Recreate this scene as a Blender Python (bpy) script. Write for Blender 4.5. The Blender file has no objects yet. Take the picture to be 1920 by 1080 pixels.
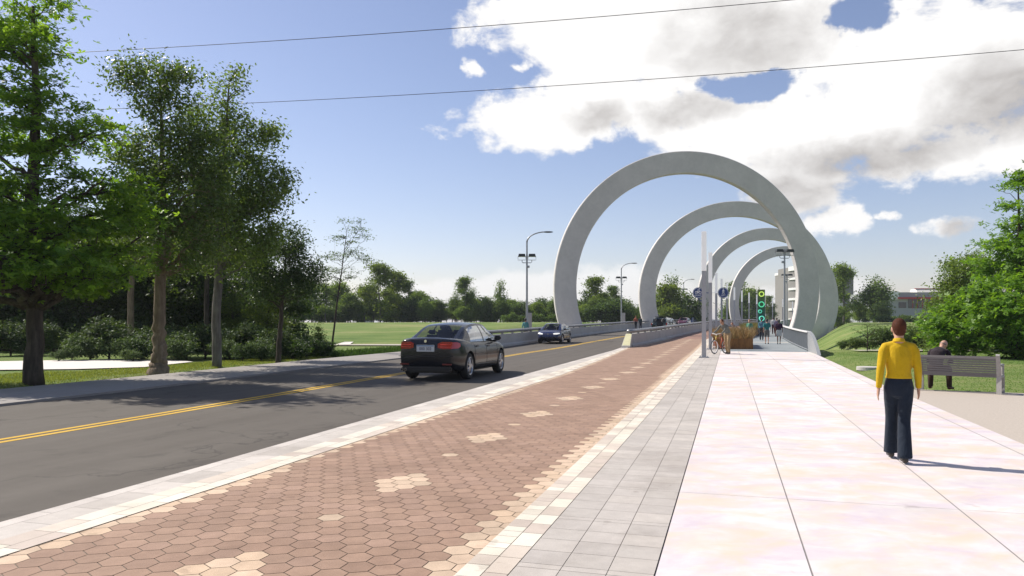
import bpy, bmesh, math, random
import numpy as np
from mathutils import Vector, Matrix

SC = bpy.context.scene
COL = SC.collection
F, HOR, CH = 1387.0, 605.0, 1.6          # focal length in photo pixels, horizon row, eye height
RAD = math.radians
rng = random.Random(11)
nrg = np.random.default_rng(11)

# ------------------------------------------------------------------ bookkeeping
def tag(o, label=None, cat=None, group=None, kind=None):
    if label: o["label"] = label
    if cat: o["category"] = cat
    if group: o["group"] = group
    if kind: o["kind"] = kind
    return o

def empty(name, loc=(0, 0, 0), rz=0.0, label=None, cat=None, group=None):
    o = bpy.data.objects.new(name, None)
    o.location = loc
    o.rotation_euler = (0, 0, rz)
    o.empty_display_size = 0.2
    COL.objects.link(o)
    return tag(o, label, cat, group)

def copy_tree(o, parent=None):
    c = o.copy()
    COL.objects.link(c)
    c.parent = parent
    for ch in [x for x in COL.objects if x.parent == o]:
        copy_tree(ch, c)
    return c

# ------------------------------------------------------------------ mesh builder
class MB:
    def __init__(self):
        self.v, self.f, self.c, self.m = [], [], [], []
    def add(self, verts, faces, col=None, mi=0):
        b = len(self.v)
        self.v.extend([tuple(p) for p in verts])
        for f in faces:
            self.f.append([b + i for i in f])
            self.c.append(col)
            self.m.append(mi)
        return self
    def quad(self, a, b, c, d, col=None, mi=0):
        return self.add([a, b, c, d], [(0, 1, 2, 3)], col, mi)
    def box(self, cx, cy, cz, sx, sy, sz, rz=0.0, col=None, mi=0, bev=0.0, M=None):
        x, y, z = sx / 2, sy / 2, sz / 2
        if bev <= 0:
            vs = [(-x, -y, -z), (x, -y, -z), (x, y, -z), (-x, y, -z), (-x, -y, z), (x, -y, z), (x, y, z), (-x, y, z)]
            fs = [(3, 2, 1, 0), (4, 5, 6, 7), (0, 1, 5, 4), (1, 2, 6, 5), (2, 3, 7, 6), (3, 0, 4, 7)]
        else:
            bm = bmesh.new()
            bmesh.ops.create_cube(bm, size=1.0)
            for v in bm.verts: v.co = Vector((v.co.x * sx, v.co.y * sy, v.co.z * sz))
            bmesh.ops.bevel(bm, geom=bm.edges[:], offset=bev, segments=2, affect='EDGES')
            bm.verts.index_update()
            vs = [tuple(v.co) for v in bm.verts]
            fs = [tuple(v.index for v in f.verts) for f in bm.faces]
            bm.free()
        c, s = math.cos(rz), math.sin(rz)
        out = []
        for p in vs:
            if M is not None:
                p = M @ Vector(p)
                out.append((p[0] + cx, p[1] + cy, p[2] + cz))
            else:
                out.append((cx + p[0] * c - p[1] * s, cy + p[0] * s + p[1] * c, cz + p[2]))
        return self.add(out, fs, col, mi)
    def tube(self, path, radii, n=8, col=None, mi=0, cap=True, asp=1.0, lat=None):
        """round (or elliptic) tube along path; radii scalar, list, or list of (a, b)"""
        P = [Vector(p) for p in path]
        k = len(P)
        if not hasattr(radii, '__len__'): radii = [radii] * k
        t0 = (P[1] - P[0]).normalized()
        if lat is not None: u = Vector(lat)
        else: u = t0.cross(Vector((0, 0, 1)))
        if u.length < 1e-3: u = t0.cross(Vector((0, 1, 0)))
        u = (u - t0 * u.dot(t0)).normalized()
        vs, fs = [], []
        for i in range(k):
            a, b = P[max(i - 1, 0)], P[min(i + 1, k - 1)]
            t = (b - a)
            t = t.normalized() if t.length > 1e-9 else t0
            u = u - t * u.dot(t)
            u = u.normalized() if u.length > 1e-6 else t.orthogonal().normalized()
            w = t.cross(u)
            r = radii[i]
            ra, rb = (r if hasattr(r, '__len__') else (r, r * asp))
            for j in range(n):
                an = 2 * math.pi * j / n
                vs.append(P[i] + u * (ra * math.cos(an)) + w * (rb * math.sin(an)))
        for i in range(k - 1):
            for j in range(n):
                fs.append((i * n + j, i * n + (j + 1) % n, (i + 1) * n + (j + 1) % n, (i + 1) * n + j))
        if cap:
            fs.append(tuple(range(n - 1, -1, -1)))
            fs.append(tuple((k - 1) * n + j for j in range(n)))
        return self.add(vs, fs, col, mi)
    def limb(self, path, radii, n=12, lat=None):
        """tube with rounded ends, for bodies"""
        P = [Vector(p) for p in path]
        rr = [r if hasattr(r, '__len__') else (r, r) for r in radii]
        d0 = (P[0] - P[1]).normalized(); d1 = (P[-1] - P[-2]).normalized()
        def m(r): return (r[0] + r[1]) * 0.5
        pre = [P[0] + d0 * m(rr[0]) * 0.85, P[0] + d0 * m(rr[0]) * 0.6]
        post = [P[-1] + d1 * m(rr[-1]) * 0.6, P[-1] + d1 * m(rr[-1]) * 0.85]
        sc = lambda r, k: (r[0] * k, r[1] * k)
        return self.tube(pre + P + post, [sc(rr[0], .45), sc(rr[0], .8)] + rr + [sc(rr[-1], .8), sc(rr[-1], .45)], n, lat=lat)
    def cyl(self, x, y, z0, z1, r0, r1=None, n=16, col=None, mi=0):
        return self.tube([(x, y, z0), (x, y, z1)], [r0, r0 if r1 is None else r1], n, col, mi)
    def ball(self, c, r, n=14, m=9, col=None, mi=0, M=None):
        rx, ry, rz = r if hasattr(r, '__len__') else (r, r, r)
        vs, fs = [], []
        for i in range(m + 1):
            th = math.pi * i / m
            for j in range(n):
                ph = 2 * math.pi * j / n
                p = Vector((rx * math.sin(th) * math.cos(ph), ry * math.sin(th) * math.sin(ph), rz * math.cos(th)))
                if M is not None: p = M @ p
                vs.append((c[0] + p[0], c[1] + p[1], c[2] + p[2]))
        for i in range(m):
            for j in range(n):
                fs.append((i * n + j, (i + 1) * n + j, (i + 1) * n + (j + 1) % n, i * n + (j + 1) % n))
        return self.add(vs, fs, col, mi)
    def torus(self, c, R, r, n=28, k=8, axis='y', M=None, col=None, mi=0, flat=1.0):
        vs, fs = [], []
        for i in range(n):
            a = 2 * math.pi * i / n
            for j in range(k):
                b = 2 * math.pi * j / k
                rr = R + r * math.cos(b)
                h = r * math.sin(b) * flat
                p = {'y': (rr * math.cos(a), h, rr * math.sin(a)), 'z': (rr * math.cos(a), rr * math.sin(a), h), 'x': (h, rr * math.cos(a), rr * math.sin(a))}[axis]
                p = Vector(p)
                if M is not None: p = M @ p
                vs.append((c[0] + p[0], c[1] + p[1], c[2] + p[2]))
        for i in range(n):
            for j in range(k):
                fs.append((i * k + j, ((i + 1) % n) * k + j, ((i + 1) % n) * k + (j + 1) % k, i * k + (j + 1) % k))
        return self.add(vs, fs, col, mi)
    def mesh(self, name, mats, smooth=False, ang=None):
        me = bpy.data.meshes.new(name)
        me.from_pydata(self.v, [], self.f)
        for m in (mats if isinstance(mats, (list, tuple)) else [mats]):
            me.materials.append(m)
        if any(self.m): me.polygons.foreach_set("material_index", self.m)
        if any(c is not None for c in self.c):
            at = me.attributes.new("col", 'FLOAT_COLOR', 'FACE')
            arr = np.ones((len(self.f), 4), np.float32)
            for i, c in enumerate(self.c):
                if c is not None: arr[i, :3] = c
            at.data.foreach_set("color", arr.ravel())
        if smooth: me.polygons.foreach_set("use_smooth", [True] * len(me.polygons))
        me.update()
        if ang is not None and smooth:
            try: me.set_sharp_from_angle(angle=RAD(ang))
            except Exception: pass
        return me
    def build(self, name, mats, parent=None, smooth=False, ang=None, loc=None, rz=None):
        o = bpy.data.objects.new(name, self.mesh(name, mats, smooth, ang))
        COL.objects.link(o)
        if parent is not None: o.parent = parent
        if loc is not None: o.location = loc
        if rz is not None: o.rotation_euler = (0, 0, rz)
        return o

def fast_mesh(name, V, Fq, mats, col=None, smooth=False):
    """numpy quads -> mesh with an optional colour per face"""
    me = bpy.data.meshes.new(name)
    n, k = len(V), len(Fq)
    me.vertices.add(n); me.loops.add(k * 4); me.polygons.add(k)
    me.vertices.foreach_set("co", np.ascontiguousarray(V, np.float32).ravel())
    me.loops.foreach_set("vertex_index", np.ascontiguousarray(Fq, np.int32).ravel())
    me.polygons.foreach_set("loop_start", np.arange(0, k * 4, 4, dtype=np.int32))
    try: me.polygons.foreach_set("loop_total", np.full(k, 4, np.int32))
    except Exception: pass
    for m in (mats if isinstance(mats, (list, tuple)) else [mats]): me.materials.append(m)
    if col is not None:
        at = me.attributes.new("col", 'FLOAT_COLOR', 'FACE')
        a = np.ones((k, 4), np.float32); a[:, :3] = col
        at.data.foreach_set("color", a.ravel())
    if smooth: me.polygons.foreach_set("use_smooth", np.ones(k, bool))
    me.update(calc_edges=True)
    return me

def put(name, me, parent=None, loc=None):
    o = bpy.data.objects.new(name, me)
    COL.objects.link(o)
    if parent is not None: o.parent = parent
    if loc is not None: o.location = loc
    return o

def apply_mods(o):
    """bake an object's modifiers into its mesh"""
    bpy.context.view_layer.update()
    dg = bpy.context.evaluated_depsgraph_get()
    me = bpy.data.meshes.new_from_object(o.evaluated_get(dg), depsgraph=dg)
    old = o.data
    o.modifiers.clear()
    o.data = me
    bpy.data.meshes.remove(old)
    return o

def text_mesh(s, size, mat, parent, name='lettering', depth=0.002):
    cu = bpy.data.curves.new(name, 'FONT')
    cu.body = s; cu.size = size; cu.align_x = 'CENTER'; cu.align_y = 'CENTER'; cu.extrude = depth
    t = bpy.data.objects.new(name, cu)
    COL.objects.link(t)
    bpy.context.view_layer.update()
    dg = bpy.context.evaluated_depsgraph_get()
    me = bpy.data.meshes.new_from_object(t.evaluated_get(dg), depsgraph=dg)
    bpy.data.objects.remove(t)
    me.materials.clear(); me.materials.append(mat)
    return put(name, me, parent)

# ------------------------------------------------------------------ materials
class Nodes:
    def __init__(self, tree):
        self.t = tree; self.n = tree.nodes; self.l = tree.links
    def new(self, typ, **kw):
        nd = self.n.new(typ)
        for k, v in kw.items(): setattr(nd, k, v)
        return nd
    def set(self, sock, val):
        if isinstance(val, bpy.types.NodeSocket): self.l.new(val, sock)
        elif val is not None: sock.default_value = val
    def math(self, op, a, b=None, c=None, clamp=False):
        nd = self.new('ShaderNodeMath', operation=op, use_clamp=clamp)
        self.set(nd.inputs[0], a)
        if b is not None: self.set(nd.inputs[1], b)
        if c is not None: self.set(nd.inputs[2], c)
        return nd.outputs[0]
    def noise(self, vec, scale, detail=4, rough=0.55, lac=2.0, dist=0.0, dim='3D'):
        nd = self.new('ShaderNodeTexNoise', noise_dimensions=dim)
        if vec is not None: self.l.new(vec, nd.inputs['Vector'])
        nd.inputs['Scale'].default_value = scale
        nd.inputs['Detail'].default_value = detail
        nd.inputs['Roughness'].default_value = rough
        nd.inputs['Lacunarity'].default_value = lac
        nd.inputs['Distortion'].default_value = dist
        return nd.outputs['Fac']
    def ramp(self, fac, stops, interp='LINEAR'):
        nd = self.new('ShaderNodeValToRGB')
        nd.color_ramp.interpolation = interp
        e = nd.color_ramp.elements
        while len(e) < len(stops): e.new(0.5)
        for i, (p, c) in enumerate(stops):
            e[i].position = p
            e[i].color = (c[0], c[1], c[2], 1) if hasattr(c, '__len__') else (c, c, c, 1)
        self.l.new(fac, nd.inputs[0])
        return nd.outputs[0]
    def mix(self, fac, a, b, mode='MIX'):
        nd = self.new('ShaderNodeMix', data_type='RGBA', blend_type=mode)
        self.set(nd.inputs[0], fac)
        for s, v in ((nd.inputs[6], a), (nd.inputs[7], b)):
            if isinstance(v, bpy.types.NodeSocket): self.l.new(v, s)
            else: s.default_value = (v[0], v[1], v[2], 1)
        return nd.outputs[2]
    def mapping(self, vec, scale=(1, 1, 1)):
        nd = self.new('ShaderNodeMapping')
        self.l.new(vec, nd.inputs[0])
        nd.inputs['Scale'].default_value = scale
        return nd.outputs[0]
    def coord(self, which='Object'):
        return self.new('ShaderNodeTexCoord').outputs[which]
    def attr(self, name, out='Color'):
        nd = self.new('ShaderNodeAttribute'); nd.attribute_name = name
        return nd.outputs[out]
    def bump(self, height, strength=0.3, dist=0.02):
        nd = self.new('ShaderNodeBump')
        nd.inputs['Strength'].default_value = strength
        nd.inputs['Distance'].default_value = dist
        self.l.new(height, nd.inputs['Height'])
        return nd.outputs[0]

def material(name):
    m = bpy.data.materials.new(name)
    m.use_nodes = True
    nt = Nodes(m.node_tree)
    p = [x for x in nt.n if x.type == 'BSDF_PRINCIPLED'][0]
    return m, nt, p

def M(name, base, rough=0.6, metal=0.0, var=0.12, scale=6.0, bump=0.0, bscale=40.0, coat=0.0, spec=0.5, coord='Object', attr=False, emit=None, stretch=None, sheen=0.0):
    """general procedural material: base colour broken up by two noises, optional bump and face-colour multiply"""
    m, nt, p = material(name)
    vec = nt.coord(coord)
    if stretch: vec = nt.mapping(vec, stretch)
    n1 = nt.noise(vec, scale, 5, 0.6)
    n2 = nt.noise(vec, scale * 7.3, 3, 0.6)
    k = nt.math('ADD', nt.math('MULTIPLY', n1, 0.65), nt.math('MULTIPLY', n2, 0.35))
    lo, hi = 1 - var * 1.6, 1 + var * 1.6
    f = nt.ramp(k, [(0.25, (lo, lo, lo)), (0.75, (hi, hi, hi))])
    b = nt.attr('col') if attr else None
    c = nt.mix(1.0, b if attr else base, f, 'MULTIPLY')
    if attr and base is not None: c = nt.mix(1.0, c, base, 'MULTIPLY')
    nt.l.new(c, p.inputs['Base Color'])
    p.inputs['Roughness'].default_value = rough
    p.inputs['Metallic'].default_value = metal
    p.inputs['Coat Weight'].default_value = coat
    p.inputs['Coat Roughness'].default_value = 0.04
    p.inputs['Specular IOR Level'].default_value = spec
    if sheen: p.inputs['Sheen Weight'].default_value = sheen
    if bump > 0:
        bn = nt.noise(vec, bscale, 4, 0.6)
        nt.l.new(nt.bump(bn, bump, 0.01), p.inputs['Normal'])
    if emit:
        p.inputs['Emission Color'].default_value = (*emit[0], 1)
        p.inputs['Emission Strength'].default_value = emit[1]
    return m

def leaf_material(name, transl=0.45, rough=0.5, spec=0.35, tint=(1, 1, 1), through=(1.5, 1.45, 0.55)):
    m, nt, p = material(name)
    c = nt.mix(1.0, nt.attr('col'), tint, 'MULTIPLY')
    oi = nt.new('ShaderNodeObjectInfo').outputs['Random']
    c = nt.mix(1.0, c, nt.ramp(oi, [(0, (.82, .86, .86)), (1, (1.14, 1.1, 1.05))]), 'MULTIPLY')
    nt.l.new(c, p.inputs['Base Color'])
    p.inputs['Roughness'].default_value = rough
    p.inputs['Specular IOR Level'].default_value = spec
    tr = nt.new('ShaderNodeBsdfTranslucent')
    c2 = nt.mix(1.0, c, through, 'MULTIPLY')
    nt.l.new(c2, tr.inputs['Color'])
    mx = nt.new('ShaderNodeMixShader'); mx.inputs[0].default_value = transl
    nt.l.new(p.outputs[0], mx.inputs[1]); nt.l.new(tr.outputs[0], mx.inputs[2])
    out = [x for x in nt.n if x.type == 'OUTPUT_MATERIAL'][0]
    nt.l.new(mx.outputs[0], out.inputs[0])
    return m

def glass_material(name, tint=(0.5, 0.53, 0.53), fres=1.45):
    m, nt, p = material(name)
    tr = nt.new('ShaderNodeBsdfTransparent'); tr.inputs[0].default_value = (*tint, 1)
    gl = nt.new('ShaderNodeBsdfGlossy'); gl.inputs['Roughness'].default_value = 0.03
    nz = nt.noise(nt.coord('Object'), 1.3, 2)
    gl.inputs['Color'].default_value = (0.9, 0.92, 0.95, 1)
    fr = nt.new('ShaderNodeFresnel'); fr.inputs[0].default_value = fres
    fac = nt.math('ADD', nt.math("MULTIPLY", fr.outputs[0], 0.5), nt.math("MULTIPLY", nz, 0.03))
    mx = nt.new('ShaderNodeMixShader')
    nt.l.new(fac, mx.inputs[0]); nt.l.new(tr.outputs[0], mx.inputs[1]); nt.l.new(gl.outputs[0], mx.inputs[2])
    out = [x for x in nt.n if x.type == 'OUTPUT_MATERIAL'][0]
    nt.l.new(mx.outputs[0], out.inputs[0])
    nt.n.remove(p)
    return m

# ------------------------------------------------------------------ the line of the street
def xref(y):
    y = np.asarray(y, float)
    k = np.clip(y, 52, 130) - 52
    return 0.2934 * y + 0.0011 * k * k + 2 * 0.0011 * 78 * np.maximum(y - 130, 0)
TT = np.arange(-12, 420, 0.25)
TX = xref(TT)
TS = np.concatenate([[0], np.cumsum(np.hypot(np.diff(TT), np.diff(TX)))])
TS -= np.interp(0, TT, TS)
_dx = np.gradient(TX, TT)
NX, NY = 1 / np.hypot(1, _dx), -_dx / np.hypot(1, _dx)       # to the right of travel

def elev(t):
    t = np.asarray(t, float)
    a = np.clip(t, 38, 50) - 38
    b = np.clip(t, 50, 110) - 50
    c = np.clip(t, 110, 150) - 110
    return 0.0135 * a * a / 24 + 0.0135 * b + 0.0135 * (c - c * c / 80)

def P(t, q, z=0.0):
    return (float(np.interp(t, TT, TX) + q * np.interp(t, TT, NX)), float(t + q * np.interp(t, TT, NY)), float(elev(t)) + z)
def t_of_s(s): return float(np.interp(s, TS, TT))
def s_of_t(t): return float(np.interp(t, TT, TS))
def heading(t): return math.atan(float(np.interp(t, TT, _dx)))

def tq(x, y):
    """street coordinates of a ground point"""
    d = (TX - x) ** 2 + (TT - y) ** 2
    i = int(np.argmin(d))
    return float(TT[i]), float((x - TX[i]) * NX[i] + (y - TT[i]) * NY[i])

def tq_arr(X, Y):
    t = Y.copy()
    q = np.zeros_like(X)
    for _ in range(6):
        nx, ny = np.interp(t, TT, NX), np.interp(t, TT, NY)
        dx, dy = X - np.interp(t, TT, TX), Y - t
        q = dx * nx + dy * ny
        t = t + (dx * (-ny) + dy * nx) * 0.9
    return t, q

def deck(px, py, z=0.0):
    """point of the street surface seen at a photo pixel"""
    Y = (CH - z) * F / (py - HOR)
    for _ in range(30):
        X = (px - 960) / F * Y
        t, q = tq(X, Y)
        Y2 = (CH - z - float(elev(t))) * F / (py - HOR)
        Y = 0.5 * Y + 0.5 * Y2
    return ((px - 960) / F * Y, Y, float(elev(t)) + z)

def at(px, py, Y):
    """point seen at a photo pixel at distance Y"""
    return ((px - 960) / F * Y, Y, CH + (HOR - py) / F * Y)

def sstep(a, b, x):
    u = np.clip((np.asarray(x, float) - a) / (b - a), 0, 1)
    return u * u * (3 - 2 * u)

def terr(X, Y):
    X = np.atleast_1d(np.asarray(X, float)); Y = np.atleast_1d(np.asarray(Y, float))
    t, q = tq_arr(X, Y)
    base = -0.03 + 1.66 * sstep(46, 116, Y) + 0.25 * np.sin(X * 0.05 + 1.3) * sstep(50, 90, Y) * (1 - sstep(90, 120, Y))
    base = base + 0.03 * np.sin(X * 0.31) * np.cos(Y * 0.27) * sstep(22, 30, Y)
    c = sstep(46, 60, t) * (1 - sstep(190, 215, t)) * sstep(-25, -18, q) * (1 - sstep(5.5, 14.0, q))
    base = base * (1 - c) - 2.2 * c
    under = sstep(-18.2, -17.2, q) * (1 - sstep(4.2, 5.0, q)) * (1 - sstep(40, 46, t))
    return base - 0.25 * under
def tz(x, y): return float(terr(x, y)[0])

# strip edges, right of the reference line positive
def lin(ts, qs):
    return lambda t: float(np.interp(t, ts, qs))
q_walk_r = lin([0, 9, 20, 37, 400], [3.62, 3.65, 3.75, 4.15, 4.25])
q_walk_l = lambda t: -0.445
q_bike_r = lin([0, 12, 24, 40, 400], [-1.63, -1.66, -1.72, -1.78, -1.8])
q_bike_l = lin([0, 6, 10, 21, 28.6, 36, 44, 50, 57, 72, 80, 400], [-4.68, -4.69, -4.74, -4.84, -5.15, -5.55, -6.0, -5.4, -4.9, -4.5, -4.4, -4.4])
q_road_r = lin([0, 6, 11, 18.5, 28, 40, 44, 50, 57, 72, 400], [-5.48, -5.52, -5.68, -5.92, -6.1, -6.3, -6.45, -6.2, -5.7, -5.3, -5.2])
q_yel = lin([0, 10, 23, 37, 50, 62, 80, 400], [-9.3, -9.5, -9.98, -10.3, -10.15, -9.8, -9.5, -9.5])
q_road_l = lin([0, 14, 28, 46, 60, 400], [-13.2, -13.4, -13.9, -14.1, -14.0, -13.8])
q_side_l = lin([0, 17, 26, 33, 46, 400], [-16.1, -16.4, -16.85, -16.9, -17.3, -17.3])

def trange(t0, t1):
    out = [t0]
    while out[-1] < t1:
        out.append(min(t1, out[-1] + (0.5 if out[-1] < 30 else 1.5 if out[-1] < 120 else 4)))
    return out

def ribbon(name, ql, qr, t0, t1, z, mat, nq=1, label=None, skirt=0.0):
    ts = trange(t0, t1)
    vs, fs, sq = [], [], []
    for t in ts:
        a, b = ql(t), qr(t)
        for j in range(nq + 1):
            q = a + (b - a) * j / nq
            vs.append(P(t, q, z)); sq.append((s_of_t(t), q, 0))
    w = nq + 1
    for i in range(len(ts) - 1):
        for j in range(nq):
            fs.append((i * w + j, i * w + j + 1, (i + 1) * w + j + 1, (i + 1) * w + j))
    if skirt > 0:
        for side in (0, nq):
            b0 = len(vs)
            for i, t in enumerate(ts):
                x, y, zz = vs[i * w + side]
                vs.append((x, y, zz - skirt)); sq.append(sq[i * w + side])
            for i in range(len(ts) - 1):
                f = (i * w + side, b0 + i, b0 + i + 1, (i + 1) * w + side)
                fs.append(f if side == 0 else f[::-1])
    me = bpy.data.meshes.new(name)
    me.from_pydata(vs, [], fs)
    me.materials.append(mat)
    at_ = me.attributes.new("sq", 'FLOAT_VECTOR', 'POINT')
    at_.data.foreach_set("vector", np.array(sq, np.float32).ravel())
    me.update()
    return tag(put(name, me), kind='structure', label=label)

# ------------------------------------------------------------------ camera, sun, sky
cam = bpy.data.cameras.new("camera")
cam.sensor_width = 36.0
cam.lens = 36.0 * F / 1920.0
cam.shift_y = (HOR - 540.0) / 1920.0
cam.clip_start, cam.clip_end = 0.1, 6000
co = bpy.data.objects.new("camera", cam)
co.location = (0, 0, CH)
co.rotation_euler = (RAD(90), 0, 0)
COL.objects.link(co)
SC.camera = co

SUN_EL, SUN_AZ = 46.0, -61.0              # azimuth clockwise from the view direction
sl = bpy.data.lights.new("sun", 'SUN')
sl.energy, sl.angle, sl.color = 4.2, RAD(0.5), (1.0, 0.945, 0.86)
so = bpy.data.objects.new("sun", sl)
so.rotation_euler = Vector((math.sin(RAD(SUN_AZ)) * math.cos(RAD(SUN_EL)), math.cos(RAD(SUN_AZ)) * math.cos(RAD(SUN_EL)), math.sin(RAD(SUN_EL)))).to_track_quat('Z', 'Y').to_euler()
so.location = (-60, 40, 80)
COL.objects.link(so)

W = bpy.data.worlds.new("World"); SC.world = W
W.use_nodes = True
wt = Nodes(W.node_tree)
for x in list(wt.n): wt.n.remove(x)
sky = wt.new('ShaderNodeTexSky', sky_type='NISHITA')
sky.sun_disc = False
sky.sun_elevation, sky.sun_rotation = RAD(SUN_EL), RAD(SUN_AZ)
sky.air_density, sky.dust_density, sky.ozone_density = 1.0, 0.5, 3.0
wdir = wt.new('ShaderNodeTexCoord').outputs['Generated']
sx = wt.new('ShaderNodeSeparateXYZ'); wt.l.new(wdir, sx.inputs[0])
az = wt.math('ARCTAN2', sx.outputs[0], sx.outputs[1])
el = wt.math('ARCSINE', sx.outputs[2])
def azel(px, py):
    d = Vector(((px - 960) / F, 1, (HOR - py) / F)).normalized()
    return math.atan2(d.x, d.y), math.asin(d.z)
# ragged edges: the cloud outlines are displaced by turbulence in the direction itself
_w1 = wt.new('ShaderNodeTexNoise'); wt.l.new(wdir, _w1.inputs['Vector']); _w1.inputs['Scale'].default_value = 7.0; _w1.inputs['Detail'].default_value = 6; _w1.inputs['Roughness'].default_value = .6
_ws = wt.new('ShaderNodeSeparateColor'); wt.l.new(_w1.outputs['Color'], _ws.inputs[0])
az = wt.math('ADD', az, wt.math('MULTIPLY', wt.math('SUBTRACT', _ws.outputs[0], .5), .16))
el = wt.math('ADD', el, wt.math('MULTIPLY', wt.math('SUBTRACT', _ws.outputs[1], .5), .09))
def blob(px, py, rx, ry):
    a, e = azel(px, py)
    a1, _ = azel(px + rx, py); a0, _ = azel(px - rx, py)
    _, e1 = azel(px, py - ry); _, e0 = azel(px, py + ry)
    u = wt.math('MULTIPLY', wt.math('SUBTRACT', az, a), 2 / (a1 - a0))
    v = wt.math('MULTIPLY', wt.math('SUBTRACT', el, e), 2 / (e1 - e0))
    return wt.math('SUBTRACT', 1.0, wt.math('POWER', wt.math('ADD', wt.math('MULTIPLY', u, u), wt.math('MULTIPLY', v, v)), 0.7))
def union(bl):
    r = None
    for b in bl:
        s = blob(*b)
        r = s if r is None else wt.math('SMOOTH_MAX', r, s, 0.25)
    return r
big = union([(1260, 60, 330, 190), (1010, 225, 205, 66), (1180, 190, 260, 90), (1560, 240, 330, 110), (1800, 150, 330, 190), (1480, 90, 180, 170),
             (1510, 330, 150, 95), (1570, 418, 80, 42), (1095, 60, 135, 95), (1720, 310, 190, 60), (2200, 120, 500, 260), (1500, -250, 700, 240)])
hole = union([(1605, 36, 66, 42), (1405, 165, 92, 30)])
small = union([(1775, 440, 85, 34), (1678, 402, 38, 20), (876, 122, 28, 26), (1294, 345, 30, 26), (1585, 432, 50, 24), (950, 118, 34, 24), (990, 4, 44, 16)])
low = union([(830, 560, 200, 52), (1010, 552, 150, 58), (1180, 556, 220, 62), (700, 580, 150, 48), (560, 575, 160, 40), (1480, 560, 170, 40), (90, 500, 150, 40), (1900, 215, 60, 40)])
wv = wt.mapping(wdir, (1, 1, 1.7))
n_a = wt.noise(wv, 5.0, 9, 0.58, dist=0.25)
n_b = wt.noise(wv, 17.0, 6, 0.6, dist=0.3)
fbm = wt.math('ADD', wt.math('MULTIPLY', wt.math('SUBTRACT', n_a, 0.5), 4.2), wt.math('MULTIPLY', wt.math('SUBTRACT', n_b, 0.5), 2.2))
fld = wt.math('MINIMUM', big, wt.math('ADD', wt.math('MULTIPLY', hole, -1.0), 0.02))
fld = wt.math('MAXIMUM', fld, wt.math('MULTIPLY', wt.math('SUBTRACT', small, 0.35), .9))
dens = wt.math('ADD', wt.math('MINIMUM', fld, 0.9), wt.math('MULTIPLY', fbm, 0.8))
a_big = wt.new('ShaderNodeMapRange', interpolation_type='SMOOTHSTEP')
wt.l.new(dens, a_big.inputs[0]); a_big.inputs[1].default_value = 0.0; a_big.inputs[2].default_value = 0.50
dens2 = wt.math('ADD', wt.math('MINIMUM', low, 0.6), wt.math('MULTIPLY', fbm, 0.5))
a_low = wt.new('ShaderNodeMapRange', interpolation_type='SMOOTHSTEP')
wt.l.new(dens2, a_low.inputs[0]); a_low.inputs[1].default_value = 0.0; a_low.inputs[2].default_value = 0.55
a_low.inputs[4].default_value = 0.72
alpha = wt.math('MAXIMUM', a_big.outputs[0], a_low.outputs[0])
gry = union([(1400, 70, 170, 120), (1880, 190, 160, 110), (1650, 290, 260, 52), (1490, 362, 130, 50), (1120, 235, 90, 34), (1320, 215, 120, 40), (1800, 445, 60, 26)])
g = wt.math('ADD', wt.math('MULTIPLY', wt.math('MINIMUM', gry, 0.75), 0.85), wt.math('MULTIPLY', fbm, -0.45))
g = wt.math('MULTIPLY', wt.math('ADD', g, 0.10), 1.1, clamp=True)
ccol = wt.mix(g, (1.0, 0.985, 0.97), (0.52, 0.495, 0.48))
bg1 = wt.new('ShaderNodeBackground'); wt.l.new(wt.mix(1.0, sky.outputs[0], (1.13, .95, .94), 'MULTIPLY'), bg1.inputs[0]); bg1.inputs[1].default_value = 0.097
bg2 = wt.new('ShaderNodeBackground'); wt.l.new(ccol, bg2.inputs[0]); bg2.inputs[1].default_value = 0.72
mxw = wt.new('ShaderNodeMixShader'); wt.l.new(alpha, mxw.inputs[0]); wt.l.new(bg1.outputs[0], mxw.inputs[1]); wt.l.new(bg2.outputs[0], mxw.inputs[2])
wo = wt.new('ShaderNodeOutputWorld'); wt.l.new(mxw.outputs[0], wo.inputs[0])

SC.view_settings.view_transform = 'Standard'
SC.view_settings.look = 'None'
SC.view_settings.exposure = 0.55
SC.view_settings.gamma = 1.0
SC.cycles.use_denoising = True
try: SC.cycles.denoiser = 'OPENIMAGEDENOISE'
except Exception: pass
SC.cycles.max_bounces = 8
SC.cycles.transparent_max_bounces = 16
SC.cycles.sample_clamp_indirect = 6.0
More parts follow.
